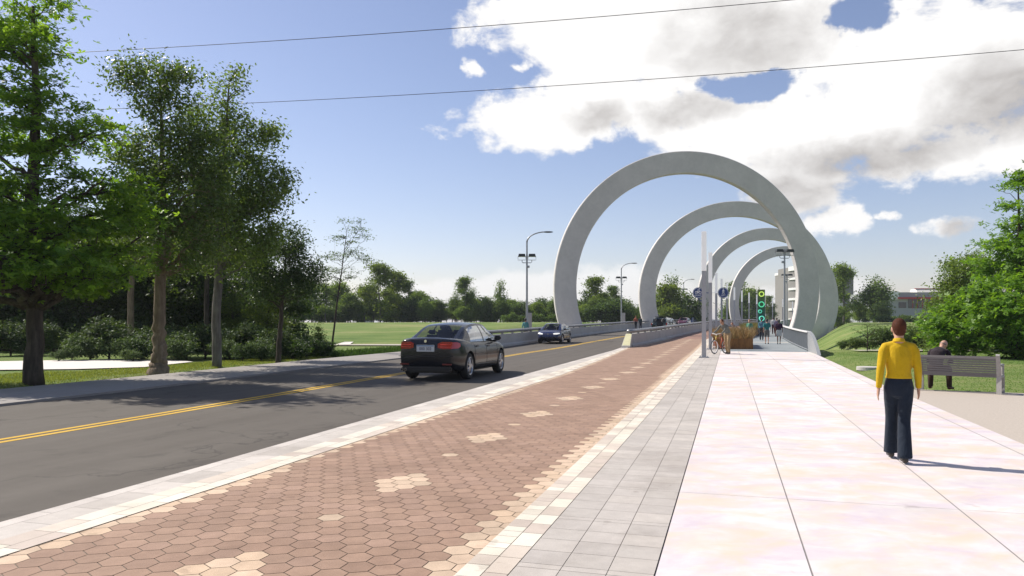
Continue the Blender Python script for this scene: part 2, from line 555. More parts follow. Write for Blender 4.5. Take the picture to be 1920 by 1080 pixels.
# ------------------------------------------------------------------ ground surfaces
def street_mat(name, cols, sc=(0.25, 3.0, 1), speck=120, rough=0.85, bump=0.25, streak=0.0, blot=0.25):
    """material in street coordinates (s along, q across): fine speckle, blotches, lengthwise streaks"""
    m, nt, p = material(name)
    v = nt.attr('sq', 'Vector')
    st = nt.noise(nt.mapping(v, (0.05, 2.1, 1)), 1.0, 3, 0.5)
    bl = nt.noise(v, 0.45, 5, 0.6)
    gr = nt.noise(nt.coord('Object'), speck, 3, 0.7)
    mid = nt.noise(v, 5.0, 4, 0.6)
    k = nt.math('ADD', nt.math('MULTIPLY', bl, blot), nt.math('MULTIPLY', gr, 0.35))
    k = nt.math('ADD', k, nt.math('MULTIPLY', mid, 0.2))
    k = nt.math('ADD', k, nt.math('MULTIPLY', st, streak))
    tot = blot + 0.55 + streak
    c = nt.ramp(nt.math('DIVIDE', k, tot), [(0.32, cols[0]), (0.5, cols[1]), (0.68, cols[2])])
    if streak > 0:
        vo = nt.new('ShaderNodeTexVoronoi', feature='DISTANCE_TO_EDGE'); vo.inputs['Scale'].default_value = .22
        wv_ = nt.new('ShaderNodeVectorMath', operation='ADD'); nz3 = nt.new('ShaderNodeTexNoise'); nz3.inputs['Scale'].default_value = 1.1; nz3.inputs['Detail'].default_value = 6
        nt.l.new(v, nz3.inputs['Vector']); nt.l.new(v, wv_.inputs[0]); sc3 = nt.new('ShaderNodeVectorMath', operation='SCALE'); sc3.inputs['Scale'].default_value = 1.6
        nt.l.new(nz3.outputs['Color'], sc3.inputs[0]); nt.l.new(sc3.outputs[0], wv_.inputs[1]); nt.l.new(wv_.outputs[0], vo.inputs[0])
        c = nt.mix(1.0, c, nt.ramp(vo.outputs[0], [(.0, (.62, .62, .62)), (.006, (1, 1, 1))]), 'MULTIPLY')
        oil = nt.noise(v, 1.6, 4, .6)
        c = nt.mix(1.0, c, nt.ramp(oil, [(.30, (.78, .78, .78)), (.42, (1, 1, 1))]), 'MULTIPLY')
    nt.l.new(c, p.inputs['Base Color'])
    p.inputs['Roughness'].default_value = rough
    p.inputs['Specular IOR Level'].default_value = 0.3
    nt.l.new(nt.bump(gr, bump, 0.006), p.inputs['Normal'])
    return m

m_asph = street_mat('asphalt', [(.078, .066, .053), (.102, .088, .072), (.126, .110, .091)], streak=0.55)
m_side = street_mat('grey_pavement', [(.22, .20, .18), (.29, .265, .24), (.36, .33, .30)])
m_joint = street_mat('joint_mortar', [(.17, .135, .10), (.215, .17, .13), (.26, .21, .165)])
m_wjoint = street_mat('slab_joint', [(.20, .18, .17), (.26, .24, .23), (.32, .29, .28)])
m_deck = street_mat('bridge_walk_concrete', [(.20, .22, .225), (.25, .275, .28), (.30, .325, .33)], blot=0.5)
m_yel = street_mat('yellow_road_paint', [(.46, .27, .025), (.60, .37, .045), (.70, .46, .09)], blot=0.5)
m_path = street_mat('tan_path', [(.36, .31, .26), (.46, .41, .35), (.55, .5, .44)])

def tile_mat(name, rough=0.8, mott=0.1, speck=160, bump=0.2, pastel=False):
    m, nt, p = material(name)
    c = nt.attr('col')
    ob = nt.coord('Object')
    g1 = nt.noise(ob, speck, 2, 0.6)
    g2 = nt.noise(ob, 9.0, 4, 0.6)
    k = nt.math('ADD', nt.math('MULTIPLY', g1, 0.6), nt.math('MULTIPLY', g2, 0.4))
    lo, hi = 1 - mott * 2.2, 1 + mott * 2.2
    c = nt.mix(1.0, c, nt.ramp(k, [(0.3, (lo, lo, lo)), (0.7, (hi, hi, hi))]), 'MULTIPLY')
    dirt = nt.noise(ob, 0.9, 6, .65); spots = nt.noise(ob, 3.7, 3, .5)
    c = nt.mix(1.0, c, nt.ramp(dirt, [(.36, (.86, .85, .84)), (.52, (1, 1, 1))]), 'MULTIPLY')
    c = nt.mix(1.0, c, nt.ramp(spots, [(.27, (.80, .79, .78)), (.31, (1, 1, 1))]), 'MULTIPLY')
    if pastel:
        st = nt.mapping(ob, (0.9, 1.3, 1))
        n1 = nt.noise(st, 1.9, 7, 0.66, dist=0.4)
        mp = nt.new('ShaderNodeMapping'); nt.l.new(st, mp.inputs[0]); mp.inputs['Location'].default_value = (7.3, 3.1, 2.2)
        n2 = nt.noise(mp.outputs[0], 1.7, 7, 0.66, dist=0.4)
        c = nt.mix(nt.math('MULTIPLY', nt.ramp(n1, [(0.44, 0), (0.66, 1)]), 0.9), c, (.57, .485, .525))
        c = nt.mix(nt.math('MULTIPLY', nt.ramp(n2, [(0.46, 0), (0.66, 1)]), 0.9), c, (.65, .535, .42))
    nt.l.new(c, p.inputs['Base Color'])
    p.inputs['Roughness'].default_value = rough
    p.inputs['Specular IOR Level'].default_value = 0.3
    nt.l.new(nt.bump(g1, bump, 0.003), p.inputs['Normal'])
    return m
m_hex = tile_mat('hex_paver', mott=0.10)
m_wtile = tile_mat('cream_paver', mott=0.05)
m_gtile = tile_mat('grey_paver', mott=0.07)
m_slab = tile_mat('pale_stone_slab', mott=0.02, rough=0.7, pastel=True)

# lawns and banks
m_grass, nt, p = material('lawn')
ob = nt.coord('Object')
a = nt.noise(ob, 0.11, 7, 0.68, dist=.5); b = nt.noise(nt.mapping(ob, (0.25, 1, 1)), 0.5, 6, 0.7); c = nt.noise(ob, 14, 4, 0.7)
k = nt.math('ADD', nt.math('MULTIPLY', a, 0.45), nt.math('ADD', nt.math('MULTIPLY', b, 0.3), nt.math('MULTIPLY', c, 0.3)))
gc = nt.ramp(k, [(0.39, (.07, .125, .03)), (0.46, (.115, .18, .044)), (0.53, (.165, .225, .062)), (0.61, (.27, .275, .11))])
nt.l.new(gc, p.inputs['Base Color']); p.inputs['Roughness'].default_value = 0.9; p.inputs['Specular IOR Level'].default_value = 0.1
nt.l.new(nt.bump(nt.noise(ob, 30, 3, 0.7), 0.9, 0.05), p.inputs['Normal'])

def axis(a, b, fine0, fine1, d0, d1):
    out = [a]
    while out[-1] < b:
        x = out[-1]
        if fine0 <= x <= fine1: s = d0
        else: s = min(d1, d0 + 0.12 * min(abs(x - fine0), abs(x - fine1)))
        out.append(x + s)
    return np.array(out)
gx = axis(-2500, 2500, -45, 75, 1.2, 160)
gy = axis(-30, 4000, 0, 130, 1.2, 160)
GX, GY = np.meshgrid(gx, gy)
GZ = terr(GX.ravel(), GY.ravel()).reshape(GX.shape)
nx_, ny_ = len(gx), len(gy)
V = np.stack([GX.ravel(), GY.ravel(), GZ.ravel()], 1)
ii, jj = np.meshgrid(np.arange(ny_ - 1), np.arange(nx_ - 1), indexing='ij')
b0 = (ii * nx_ + jj).ravel()
tag(put('lawn_ground', fast_mesh('lawn_ground', V, np.stack([b0, b0 + 1, b0 + nx_ + 1, b0 + nx_], 1), m_grass, smooth=True)), kind='structure')

ribbon('road', q_road_l, q_road_r, -8, 330, 0.0, m_asph, 6, skirt=0.05)
ribbon('road_marking', lambda t: q_yel(t) - .17, lambda t: q_yel(t) - .05, -8, 330, 0.004, m_yel)
ribbon('road_marking', lambda t: q_yel(t) + .05, lambda t: q_yel(t) + .17, -8, 330, 0.004, m_yel)
ribbon('pavement', q_side_l, q_road_l, -8, 330, 0.05, m_side, 3, skirt=0.08)
# paver beds, then the pavers themselves a hair above
ribbon('paver_bed', q_road_r, q_walk_l, -2, 60, 0.022, m_joint, 4, skirt=0.1)
ribbon('bike_path_far', lambda t: q_bike_l(t), q_bike_r, 60, 330, 0.022, street_mat('far_brick', [(.23, .13, .095), (.27, .16, .12), (.31, .19, .145)]), 2, skirt=0.1)

def tiles(name, mat, items, z):
    """items: list of (corner points in (s, q)), colour -> one paving sheet"""
    mb = MB()
    for pts, colr in items:
        vs = []
        for s, q in pts:
            x, y, zz = P(t_of_s(s), q, z); vs.append((x, y, zz))
        mb.add(vs, [tuple(range(len(vs)))], colr)
    return tag(mb.build(name, mat), kind='structure')

# hexagon bike path
R_, Wd = 0.1145, 0.1145 * math.sqrt(3)
s_end = s_of_t(60)
items = []
brown = [(.328, .212, .148), (.345, .225, .158), (.312, .20, .14), (.338, .22, .158), (.32, .206, .145)]
pale = [(.56, .41, .28), (.60, .445, .315), (.52, .39, .275)]
def tS(px, py):
    x, y, _ = deck(px, py); t, q = tq(x, y); return s_of_t(t), q
f1, qf1 = tS(742, 907); f2, _ = tS(1057, 748)
step_f = (f2 - f1) / 3.0
row = 1.5 * R_
ri1 = round(f1 / row)                                  # rows that carry a flower, and the single between
flowers, singles = [], []
for k_ in range(-2, 40):
    r1 = round((f1 + k_ * step_f) / row); r2 = round((f1 + (k_ + .5) * step_f) / row)
    cq = lambda r_: -1.60 - (round((-1.60 - qf1) / Wd - (.5 if r_ % 2 else 0)) + (.5 if r_ % 2 else 0)) * Wd
    flowers.append((r1 * row, cq(r1))); singles.append((r2 * row, cq(r2)))
for ri in range(int(1.2 / row), int(s_end / row) + 1):
    sc = ri * row
    tcur = t_of_s(sc)
    ql, qr = q_bike_l(tcur), q_bike_r(tcur)
    kf = int(round((sc - f1) / step_f)) + 2
    for ci in range(-1, 26):
        qc = -1.60 - (ci + (.5 if ri % 2 else 0)) * Wd
        if qc < ql - Wd * .5 or qc > qr + Wd * .5: continue
        light = qc > qr - Wd * .98 or qc < ql + Wd * .62
        for k_ in (kf - 1, kf, kf + 1):
            if 0 <= k_ < len(flowers):
                ds, dq = sc - flowers[k_][0], qc - flowers[k_][1]
                u_, v_ = ds / (.866 * Wd), dq / (.5 * Wd)
                i_, j_ = (u_ - v_) / 2, (u_ + v_) / 2
                if max(abs(i_), abs(j_)) < 1.2: light = True
                if math.hypot(sc - singles[k_][0], qc - singles[k_][1]) < .3 * Wd: light = True
        base = rng.choice(pale) if light else rng.choice(brown)
        j = rng.uniform(.92, 1.08)
        cc = tuple(c * j for c in base)
        g1 = 0.0042
        pts = []
        for k6 in range(6):
            a6 = math.pi / 3 * k6
            pts.append((sc + (R_ - g1) * math.cos(a6), qc - (R_ - g1) * math.sin(a6)))
        items.append((pts, cc))
tiles('hex_paving', m_hex, items, 0.026)

def band(q0f, q1f, lens, cols, jit, gap, t0, t1, tmax_detail=60):
    out = []
    s, send = s_of_t(t0), s_of_t(t1)
    i = 0
    while s < send:
        L = lens[i % len(lens)] if not callable(lens) else lens()
        i += 1
        ta, tb = t_of_s(s + gap), t_of_s(s + L - gap)
        c = rng.choice(cols); j = rng.uniform(1 - jit, 1 + jit)
        cc = tuple(x * j for x in c)
        out.append(([(s + gap, q0f(ta) + gap), (s + gap, q1f(ta) - gap), (s + L - gap, q1f(tb) - gap), (s + L - gap, q0f(tb) + gap)], cc))
        s += L
    return out
cream = [(.66, .60, .49), (.70, .645, .54), (.58, .50, .415), (.68, .62, .51), (.53, .45, .38)]
greyc = [(.455, .415, .37), (.475, .432, .387), (.44, .40, .358), (.485, .44, .39)]
rl = lambda a, b: (lambda: rng.uniform(a, b))
# right hand border: two cream courses, three grey courses
o1 = lambda f, d: (lambda t: f(t) + d)
it = band(o1(q_bike_r, 0.0), o1(q_bike_r, .16), rl(.11, .24), cream, .06, .0025, 1, 62)
it += band(o1(q_bike_r, .16), lambda t: -1.32, rl(.18, .34), cream, .06, .0025, 1, 62)
tiles('cream_border', m_wtile, it, 0.032)
it = []
for qa, qb in ((-1.32, -1.03), (-1.03, -.735), (-.735, -.447)):
    it += band(lambda t, q=qa: q, lambda t, q=qb: q, [.285, .28, .275, .285, .085], greyc, .03, .0022, 1, 62)
tiles('grey_border', m_gtile, it, 0.030)
# road side border
gl = lambda t: min(q_road_r(t), q_bike_l(t) - 0.1)
qa_ = lambda t: gl(t) + .15
def frac(k): return lambda t: q_road_r(t) + (q_bike_l(t) - q_road_r(t)) * k
it = band(frac(0.0), frac(.19), rl(.5, .62), [(.56, .51, .455), (.53, .48, .43)], .06, .0022, 1, 45)
it += band(frac(.19), frac(.56), rl(.45, .6), [(.50, .455, .40), (.54, .49, .435), (.48, .435, .385)], .05, .0022, 1, 45)
tiles('grey_kerb_border', m_gtile, it, 0.030)
it = band(frac(.56), frac(.80), rl(.2, .5), cream, .05, .0025, 1, 45) + band(frac(.80), frac(1.0), rl(.25, .6), cream, .05, .0025, 1, 45)
tiles('cream_kerb_border', m_wtile, it, 0.032)

# pale walkway of big slabs
ribbon('walkway_bed', q_walk_l, q_walk_r, -2, 40.6, 0.022, m_wjoint, 4, skirt=0.14)
it = []
qs = [lambda t: -.445, lambda t: .5, lambda t: 1.86, lambda t: q_walk_r(t) - .30, lambda t: q_walk_r(t)]
s_first = tS(1360, 931)[0]
for j in range(4):
    s = s_first - 2.74 * 3
    while s < s_of_t(40.4):
        e = min(s + 2.74, s_of_t(40.55))
        n = 4
        br = rng.choice([.98, .96, .99, .95, .97, 1.0, .94])
        if j == 3: br = .93
        colr = (.715 * br, .66 * br, .628 * br) if br < .995 else (.75, .705, .68)
        sa, sb = s + .003, e - .003
        if sb > 1.0 and sb > sa:
            sa = max(sa, .3)
            left = [(sa + (sb - sa) * i / n, qs[j](t_of_s(sa)) + .0055) for i in range(n + 1)]
            right = [(sa + (sb - sa) * i / n, qs[j + 1](t_of_s(sa + (sb - sa) * i / n)) - .0055) for i in range(n + 1)]
            left = [(a_, qs[j](t_of_s(a_)) + .0055) for a_, _ in left]
            for i in range(n):
                it.append(([left[i], right[i], right[i + 1], left[i + 1]], colr))
        s += 2.74
tiles('walkway_slabs', m_slab, it, 0.0265)

# gravel pad behind the bench
m_grav = street_mat('gravel', [(.36, .31, .255), (.45, .39, .325), (.54, .475, .40)], speck=28, bump=1.0, blot=.12)
pad = []
for t in np.arange(0, 20.01, 1.0):
    if t <= 17.3: pad.append(P(t, q_walk_r(t) - .05, -.004))
edge = [at(1638, 727, 18.2), (11.8, 16.75, 0), (20.0, 12.0, 0), (26, 4, 0), (20, -2, 0)]
poly = [(p_[0], p_[1], -.004) for p_ in pad] + [(e_[0], e_[1], -.004) for e_ in edge]
me = bpy.data.meshes.new('gravel_pad'); me.from_pydata(poly, [], [tuple(range(len(poly) - 1, -1, -1))]); me.materials.append(m_grav)
tag(put('gravel_path', me), kind='structure')

# pale plaza and far paths
def ground_poly(name, pix, mat, z=0.02, flat=None):
    vs = []
    for px, py in pix:
        Y = CH * F / (py - HOR)
        for _ in range(60):
            X = (px - 960) / F * Y
            Y = 0.7 * Y + 0.3 * (CH - tz(X, Y)) * F / (py - HOR)
        X = (px - 960) / F * Y
        vs.append((X, Y, tz(X, Y) + z))
    me = bpy.data.meshes.new(name)
    me.from_pydata(vs, [], [tuple(range(len(vs)))]); me.materials.append(mat)
    return tag(put(name, me), kind='structure')
m_plaza = street_mat('pale_plaza_concrete', [(.58, .53, .48), (.68, .63, .57), (.76, .71, .65)])
ground_poly('plaza_path', [(-520, 712), (0, 695.5), (140, 694), (270, 690), (362, 680), (330, 676.5), (200, 675), (0, 679), (-420, 684)], m_plaza, 0.04)
def far_path(name, px0, px1, Y, wdt, mat):
    mb = MB()
    xs = np.linspace((px0 - 960) / F * Y, (px1 - 960) / F * Y, 26)
    for a_, b_ in zip(xs[:-1], xs[1:]):
        mb.quad((a_, Y, tz(a_, Y) + .08), (b_, Y, tz(b_, Y) + .08), (b_, Y + wdt, tz(b_, Y + wdt) + .08), (a_, Y + wdt, tz(a_, Y + wdt) + .08))
    return tag(mb.build(name, mat), kind='structure')
far_path('path', 560, 800, 50.5, 1.6, m_path)
far_path('path', 1612, 1990, 41.0, 1.3, m_path)
ground_poly('paved_patch', [(630, 647), (655, 647.5), (663, 642), (646, 642)], m_plaza, 0.05)

# bridge deck
ribbon('bridge_walkway', q_bike_r, lambda t: 4.3, 40.5, 330, 0.02, m_deck, 4)
m_conc = M('concrete', (.44, .42, .39), .8, var=.10, scale=1.4, bump=.25, bscale=60)
m_fasc = M('deck_concrete', (.36, .35, .33), .85, var=.12, scale=1.0, bump=.25)
mb = MB()
ts = trange(40.5, 300)
prof = [(-18.0, -.12), (4.45, -.02), (4.45, -1.1), (-18.0, -1.1)]
for a_, b_ in zip(ts[:-1], ts[1:]):
    A = [P(a_, q, z - .03) for q, z in prof]; B = [P(b_, q, z - .03) for q, z in prof]
    for i in range(4): mb.quad(A[i], B[i], B[(i + 1) % 4], A[(i + 1) % 4])
mb.quad(*[P(40.5, q, z - .03) for q, z in prof][::-1])
tag(mb.build('bridge_deck', m_fasc), 'long concrete bridge deck carrying the road and walkways under the rings', 'bridge')
ribbon('cream_band', lambda t: -.2, lambda t: 4.1, 54.3, 55.0, 0.028, street_mat('cream_band_stone', [(.5, .46, .4), (.58, .54, .47), (.64, .6, .53)]), 2)

# ------------------------------------------------------------------ the four rings
m_ring = M('ring_concrete', (.62, .585, .54), .75, var=.09, scale=.55, bump=.3, bscale=14, spec=.35)
m_dark = M('dark_steel', (.02, .02, .022), .5, metal=.4, var=.2)
ring_spec = [(1290.5, 76, 'largest and nearest tall concrete ring arching over the bridge'), (1383, 110, 'second concrete ring, nested just inside the nearest one'),
             (1440, 143, 'third concrete ring, smaller behind the white poles'), (1474, 177, 'farthest and smallest concrete ring at the far end of the bridge')]
Ro, Ri, Th, bev = 14.0, 11.72, 0.75, 0.07
def ring_mesh():
    mb = MB()
    a0, a1, n = RAD(-37), RAD(212), 120
    prof = [(Ro - bev, -Th / 2), (Ro, -Th / 2 + bev), (Ro, Th / 2 - bev), (Ro - bev, Th / 2), (Ri + bev, Th / 2), (Ri, Th / 2 - bev), (Ri, -Th / 2 + bev), (Ri + bev, -Th / 2)]
    k = len(prof)
    vs, fs = [], []
    for i in range(n + 1):
        a_ = a0 + (a1 - a0) * i / n
        for r, d in prof: vs.append((r * math.cos(a_), d, r * math.sin(a_)))
    for i in range(n):
        for j in range(k):
            fs.append((i * k + j, i * k + (j + 1) % k, (i + 1) * k + (j + 1) % k, (i + 1) * k + j))
    fs.append(tuple(range(k))); fs.append(tuple(n * k + j for j in range(k - 1, -1, -1)))
    mb.add(vs, fs)
    return mb.mesh('arch', m_ring)
ring_me = ring_mesh()
mbf = MB()
a_ = RAD(-36.5); c_ = Vector((12.86 * math.cos(a_), 0, 12.86 * math.sin(a_)))
rot = Matrix.Rotation(-a_, 3, 'Y')
mbf.box(c_.x, 0, c_.z - .2, 2.7, 1.2, 1.7, M=rot)
mbf.box(c_.x - .6, 0, c_.z - 1.7, 1.5, 1.5, 2.8)
foot_me = mbf.mesh('ring_foot', m_dark)
for px, Y, lab in ring_spec:
    base_z = CH + 65 * 76 / F
    X = (px - 960) / F * Y
    t_, _q = tq(X, Y)
    r = empty('concrete_ring', (X, Y, base_z + float(elev(t_)) - float(elev(tq(18.1, 76)[0]))), RAD(6) - 0.25 * (heading(t_) - heading(76)), lab, 'ring arch', 'concrete rings over the bridge')
    if Y == 110: r.scale = (1.07, 1, 1)
    put('arch', ring_me, r); put('ring_foot', foot_me, r)

# ------------------------------------------------------------------ concrete barriers
m_rail = M('rail_steel', (.30, .30, .305), .42, metal=.55, var=.08, scale=3)
m_wallc = M('barrier_concrete', (.44, .42, .385), .85, var=.12, scale=.9, bump=.35, bscale=50)
m_chev = M('pale_yellow_panel', (.62, .58, .34), .5, var=.08)
_pm = MB(); _pm.box(0, 0, 0, .14, .14, .12)
post_me = _pm.mesh('rail_post', m_rail)
def barrier(name, label, qf, t0, t1, wid, h, side, parent_extra=None):
    root = empty(name, P(t0, qf(t0)), 0, label, 'barrier')
    ox, oy, oz = root.location
    mb, rl_, ps = MB(), MB(), MB()
    ts = trange(t0, t1)
    loc = lambda t, q, z: tuple(a - b for a, b in zip(P(t, q, z), (ox, oy, oz)))
    pr = [(-wid / 2 - .10, -.3), (-wid / 2 - .10, .12), (-wid / 2, .22), (-wid / 2, h), (wid / 2, h), (wid / 2, .22), (wid / 2 + .10, .12), (wid / 2 + .10, -.3)]
    rows = [[loc(t, qf(t) + q, z) for q, z in pr] for t in ts]
    k = len(pr)
    vs = [p_ for r_ in rows for p_ in r_]
    fs = []
    for i in range(len(ts) - 1):
        for j in range(k):
            fs.append((i * k + j, (i + 1) * k + j, (i + 1) * k + (j + 1) % k, i * k + (j + 1) % k))
    fs.append(tuple(range(k - 1, -1, -1)))
    mb.add(vs, fs)
    mb.build('wall', m_wallc, root)
    rl_.tube([loc(t, qf(t), h + .2) for t in ts], [(.16, .11)] * len(ts), 10)
    rl_.build('top_rail', m_rail, root, smooth=True)
    s = s_of_t(t0) + .6
    while s < s_of_t(min(t1, 130)):
        t = t_of_s(s)
        x, y, z = loc(t, qf(t), h)
        po = put('rail_post', post_me, root, (x, y, z + .05)); po.rotation_euler = (0, 0, -heading(t))
        s += 2.4
    return root
q_bar_r = lin([44, 50, 57, 72, 80, 330], [-6.28, -5.78, -5.25, -4.85, -4.75, -4.75])
br = barrier('road_barrier', 'grey concrete barrier with thick top rail and pale yellow end between road and brick path', q_bar_r, 45.6, 300, .34, .82, 1)
mb = MB()
e0 = Vector(P(45.6, q_bar_r(45.6))) - Vector(br.location)
hd = heading(45)
dv, rv = Vector((math.sin(hd), math.cos(hd), 0)), Vector((math.cos(hd), -math.sin(hd), 0))
lo1, hi1 = e0 - dv * 1.5, e0 - dv * .0
wb = .27
A = [lo1 - rv * wb + Vector((0, 0, .1)), lo1 + rv * wb + Vector((0, 0, .1)), hi1 + rv * .20 + Vector((0, 0, .86)), hi1 - rv * .20 + Vector((0, 0, .86))]
B = [Vector((v.x, v.y, -.1)) for v in A]
for i in range(4): mb.quad(B[i], B[(i + 1) % 4], A[(i + 1) % 4], A[i])
mb.quad(*A)
mb.build('end_block', m_wallc, br)
mb = MB()
up = (A[3] - A[0]); nrm = (A[1] - A[0]).cross(up).normalized()
C = [A[0] + up * .06 + (A[1] - A[0]) * .06, A[1] + up * .06 - (A[1] - A[0]) * .06, A[2] - up * .02 - (A[2] - A[3]) * .06, A[3] - up * .02 + (A[2] - A[3]) * .06]
D = [c + nrm * .012 for c in C]
mb.quad(*D)
for i in range(4): mb.quad(C[i], C[(i + 1) % 4], D[(i + 1) % 4], D[i])
mb.build('hazard_panel', m_chev, br)
barrier('road_barrier', 'long grey concrete barrier with thick top rail along the far left road edge', lambda t: q_road_l(t) - .25, 39.5, 300, .34, .82, -1)

# ------------------------------------------------------------------ walkway railing on the right
m_galv = M('galvanised_steel', (.37, .385, .39), .5, metal=.35, var=.08, scale=2)
m_cap = M('pale_rail_cap', (.72, .70, .67), .5, var=.05)
rr = empty('bridge_railing', P(41.6, 4.2), 0, 'grey barred railing with pale handrail and swooping end panel right of the bridge walkway', 'railing')
o_ = Vector(rr.location)
bal, cap_, pan = MB(), MB(), MB()
s = s_of_t(41.8)
while s < s_of_t(150):
    t = t_of_s(s); x, y, z = Vector(P(t, 4.2)) - o_
    hd = heading(t)
    bal.box(x, y, z + .53, .03, .012, 1.02, -hd)
    s += .15 if t < 75 else .3 if t < 110 else .6
ts = trange(41.8, 150)
bal.tube([Vector(P(t, 4.2, .1)) - o_ for t in ts], .025, 6)
bal.build('balusters', m_galv, rr)
bal2 = MB()
mbp = MB()
for a_, b_ in zip(ts[:-1], ts[1:]):
    for z0_, z1_ in ((1.05, 1.11),):
        p0, p1, p2, p3 = [Vector(P(t, q)) - o_ for t, q in ((a_, 4.1), (a_, 4.32), (b_, 4.32), (b_, 4.1))]
        L = [p_ + Vector((0, 0, z0_)) for p_ in (p0, p1, p2, p3)]; H = [p_ + Vector((0, 0, z1_)) for p_ in (p0, p1, p2, p3)]
        cap_.quad(*H); cap_.quad(*L[::-1]); cap_.quad(L[0], H[0], H[3], L[3]); cap_.quad(L[1], L[2], H[2], H[1])
cap_.quad(*[Vector(P(41.8, q, z)) - o_ for q, z in ((4.1, 1.05), (4.32, 1.05), (4.32, 1.11), (4.1, 1.11))])
cap_.build('handrail', m_cap, rr)
# solid backing mesh behind the bars, reads as a tinted infill
inf = MB()
for a_, b_ in zip(ts[:-1], ts[1:]):
    inf.quad(*[Vector(P(t, 4.235, z)) - o_ for t, z in ((a_, .12), (b_, .12), (b_, 1.02), (a_, 1.02))])
inf.build('infill_panel', M('infill_metal', (.26, .28, .29), .6, metal=.3, var=.08), rr)
# end panel: curved outline swooping down to the ground
out, n = [], 10
for i in range(n + 1):
    u = i / n
    out.append((41.8 - 4.6 * u, 1.11 * (1 - u ** 1.9)))
vsA = [Vector(P(t, 4.14 + .0 * t, z)) - o_ for t, z in out]; vsB = [Vector(P(t, 4.30, z)) - o_ for t, z in out]
gA = [Vector(P(t, 4.14, -.1)) - o_ for t, z in out]; gB = [Vector(P(t, 4.30, -.1)) - o_ for t, z in out]
for i in range(n):
    pan.quad(gA[i], gA[i + 1], vsA[i + 1], vsA[i]); pan.quad(gB[i + 1], gB[i], vsB[i], vsB[i + 1]); pan.quad(vsA[i], vsA[i + 1], vsB[i + 1], vsB[i])
pan.quad(gA[0], vsA[0], vsB[0], gB[0])
pan.build('end_panel', M('panel_metal', (.30, .31, .31), .55, metal=.2, var=.06), rr)

# ------------------------------------------------------------------ white topped poles
m_polew = M('pole_white_panel', (.9, .89, .87), .5, var=.03, emit=((1, .97, .93), .13))  # faint glow added to whiten the faces turned away from the sun
m_poleg = M('pole_grey_steel', (.40, .40, .41), .5, metal=.3, var=.06)
pole_top = [(1320, 435), (1332, 474), (1343, 512), (1353, 523), (1363, 532), (1377, 539), (1391, 545), (1404.5, 549), (1419, 552.5), (1434, 556), (1448.5, 559.5), (1467.5, 561), (1486, 565.5), (1496, 568)]
H_ = 5.66
def pole_y(px, top):
    Y = 40.0
    for _ in range(80):
        X = (px - 960) / F * Y
        t, q = tq(X, Y)
        Y = 0.6 * Y + 0.4 * (H_ + float(elev(t)) - CH) * F / (HOR - top)
    X = (px - 960) / F * Y
    t, q = tq(X, Y)
    return X, Y, float(elev(t))
shaft, lamp, plate = MB(), MB(), MB()  # lamp holds the white upper panel with its added glow
shaft.box(0, 0, 1.96, .19, .19, 3.9, bev=.012); lamp.box(0, 0, 4.78, .215, .215, 1.76, bev=.012)
plate.box(0, 0, .03, .42, .42, .05, bev=.01)
for dx in (-.15, .15):
    for dy in (-.15, .15): plate.cyl(dx, dy, .05, .09, .02, n=6)
shaft_me, panel_me, plate_me = shaft.mesh('shaft', m_poleg), lamp.mesh('white_panel', m_polew), plate.mesh('base_plate', m_poleg)
pl = ['nearest white topped square pole, standing beside the cyclist', 'white topped square pole that carries the two round blue signs']
ordw = ['third', 'fourth', 'fifth', 'sixth', 'seventh', 'eighth', 'ninth', 'tenth', 'eleventh', 'twelfth', 'thirteenth', 'fourteenth']
pole_pos = []
for i, (px, top) in enumerate(pole_top):
    X, Y, Z = pole_y(px, top)
    pole_pos.append((X, Y, Z))
    lab = pl[i] if i < 2 else 'white topped square pole, %s from the front of its line along the bridge' % ordw[i - 2]
    r = empty('white_pole', (X, Y, Z + .02), -heading(tq(X, Y)[0]), lab, 'pole', 'white topped poles along the walkway')
    put('shaft', shaft_me, r); put('white_panel', panel_me, r); put('base_plate', plate_me, r)
print('POLES', [(round(a, 1), round(b, 1), round(tq(a, b)[1], 2)) for a, b, c in pole_pos])

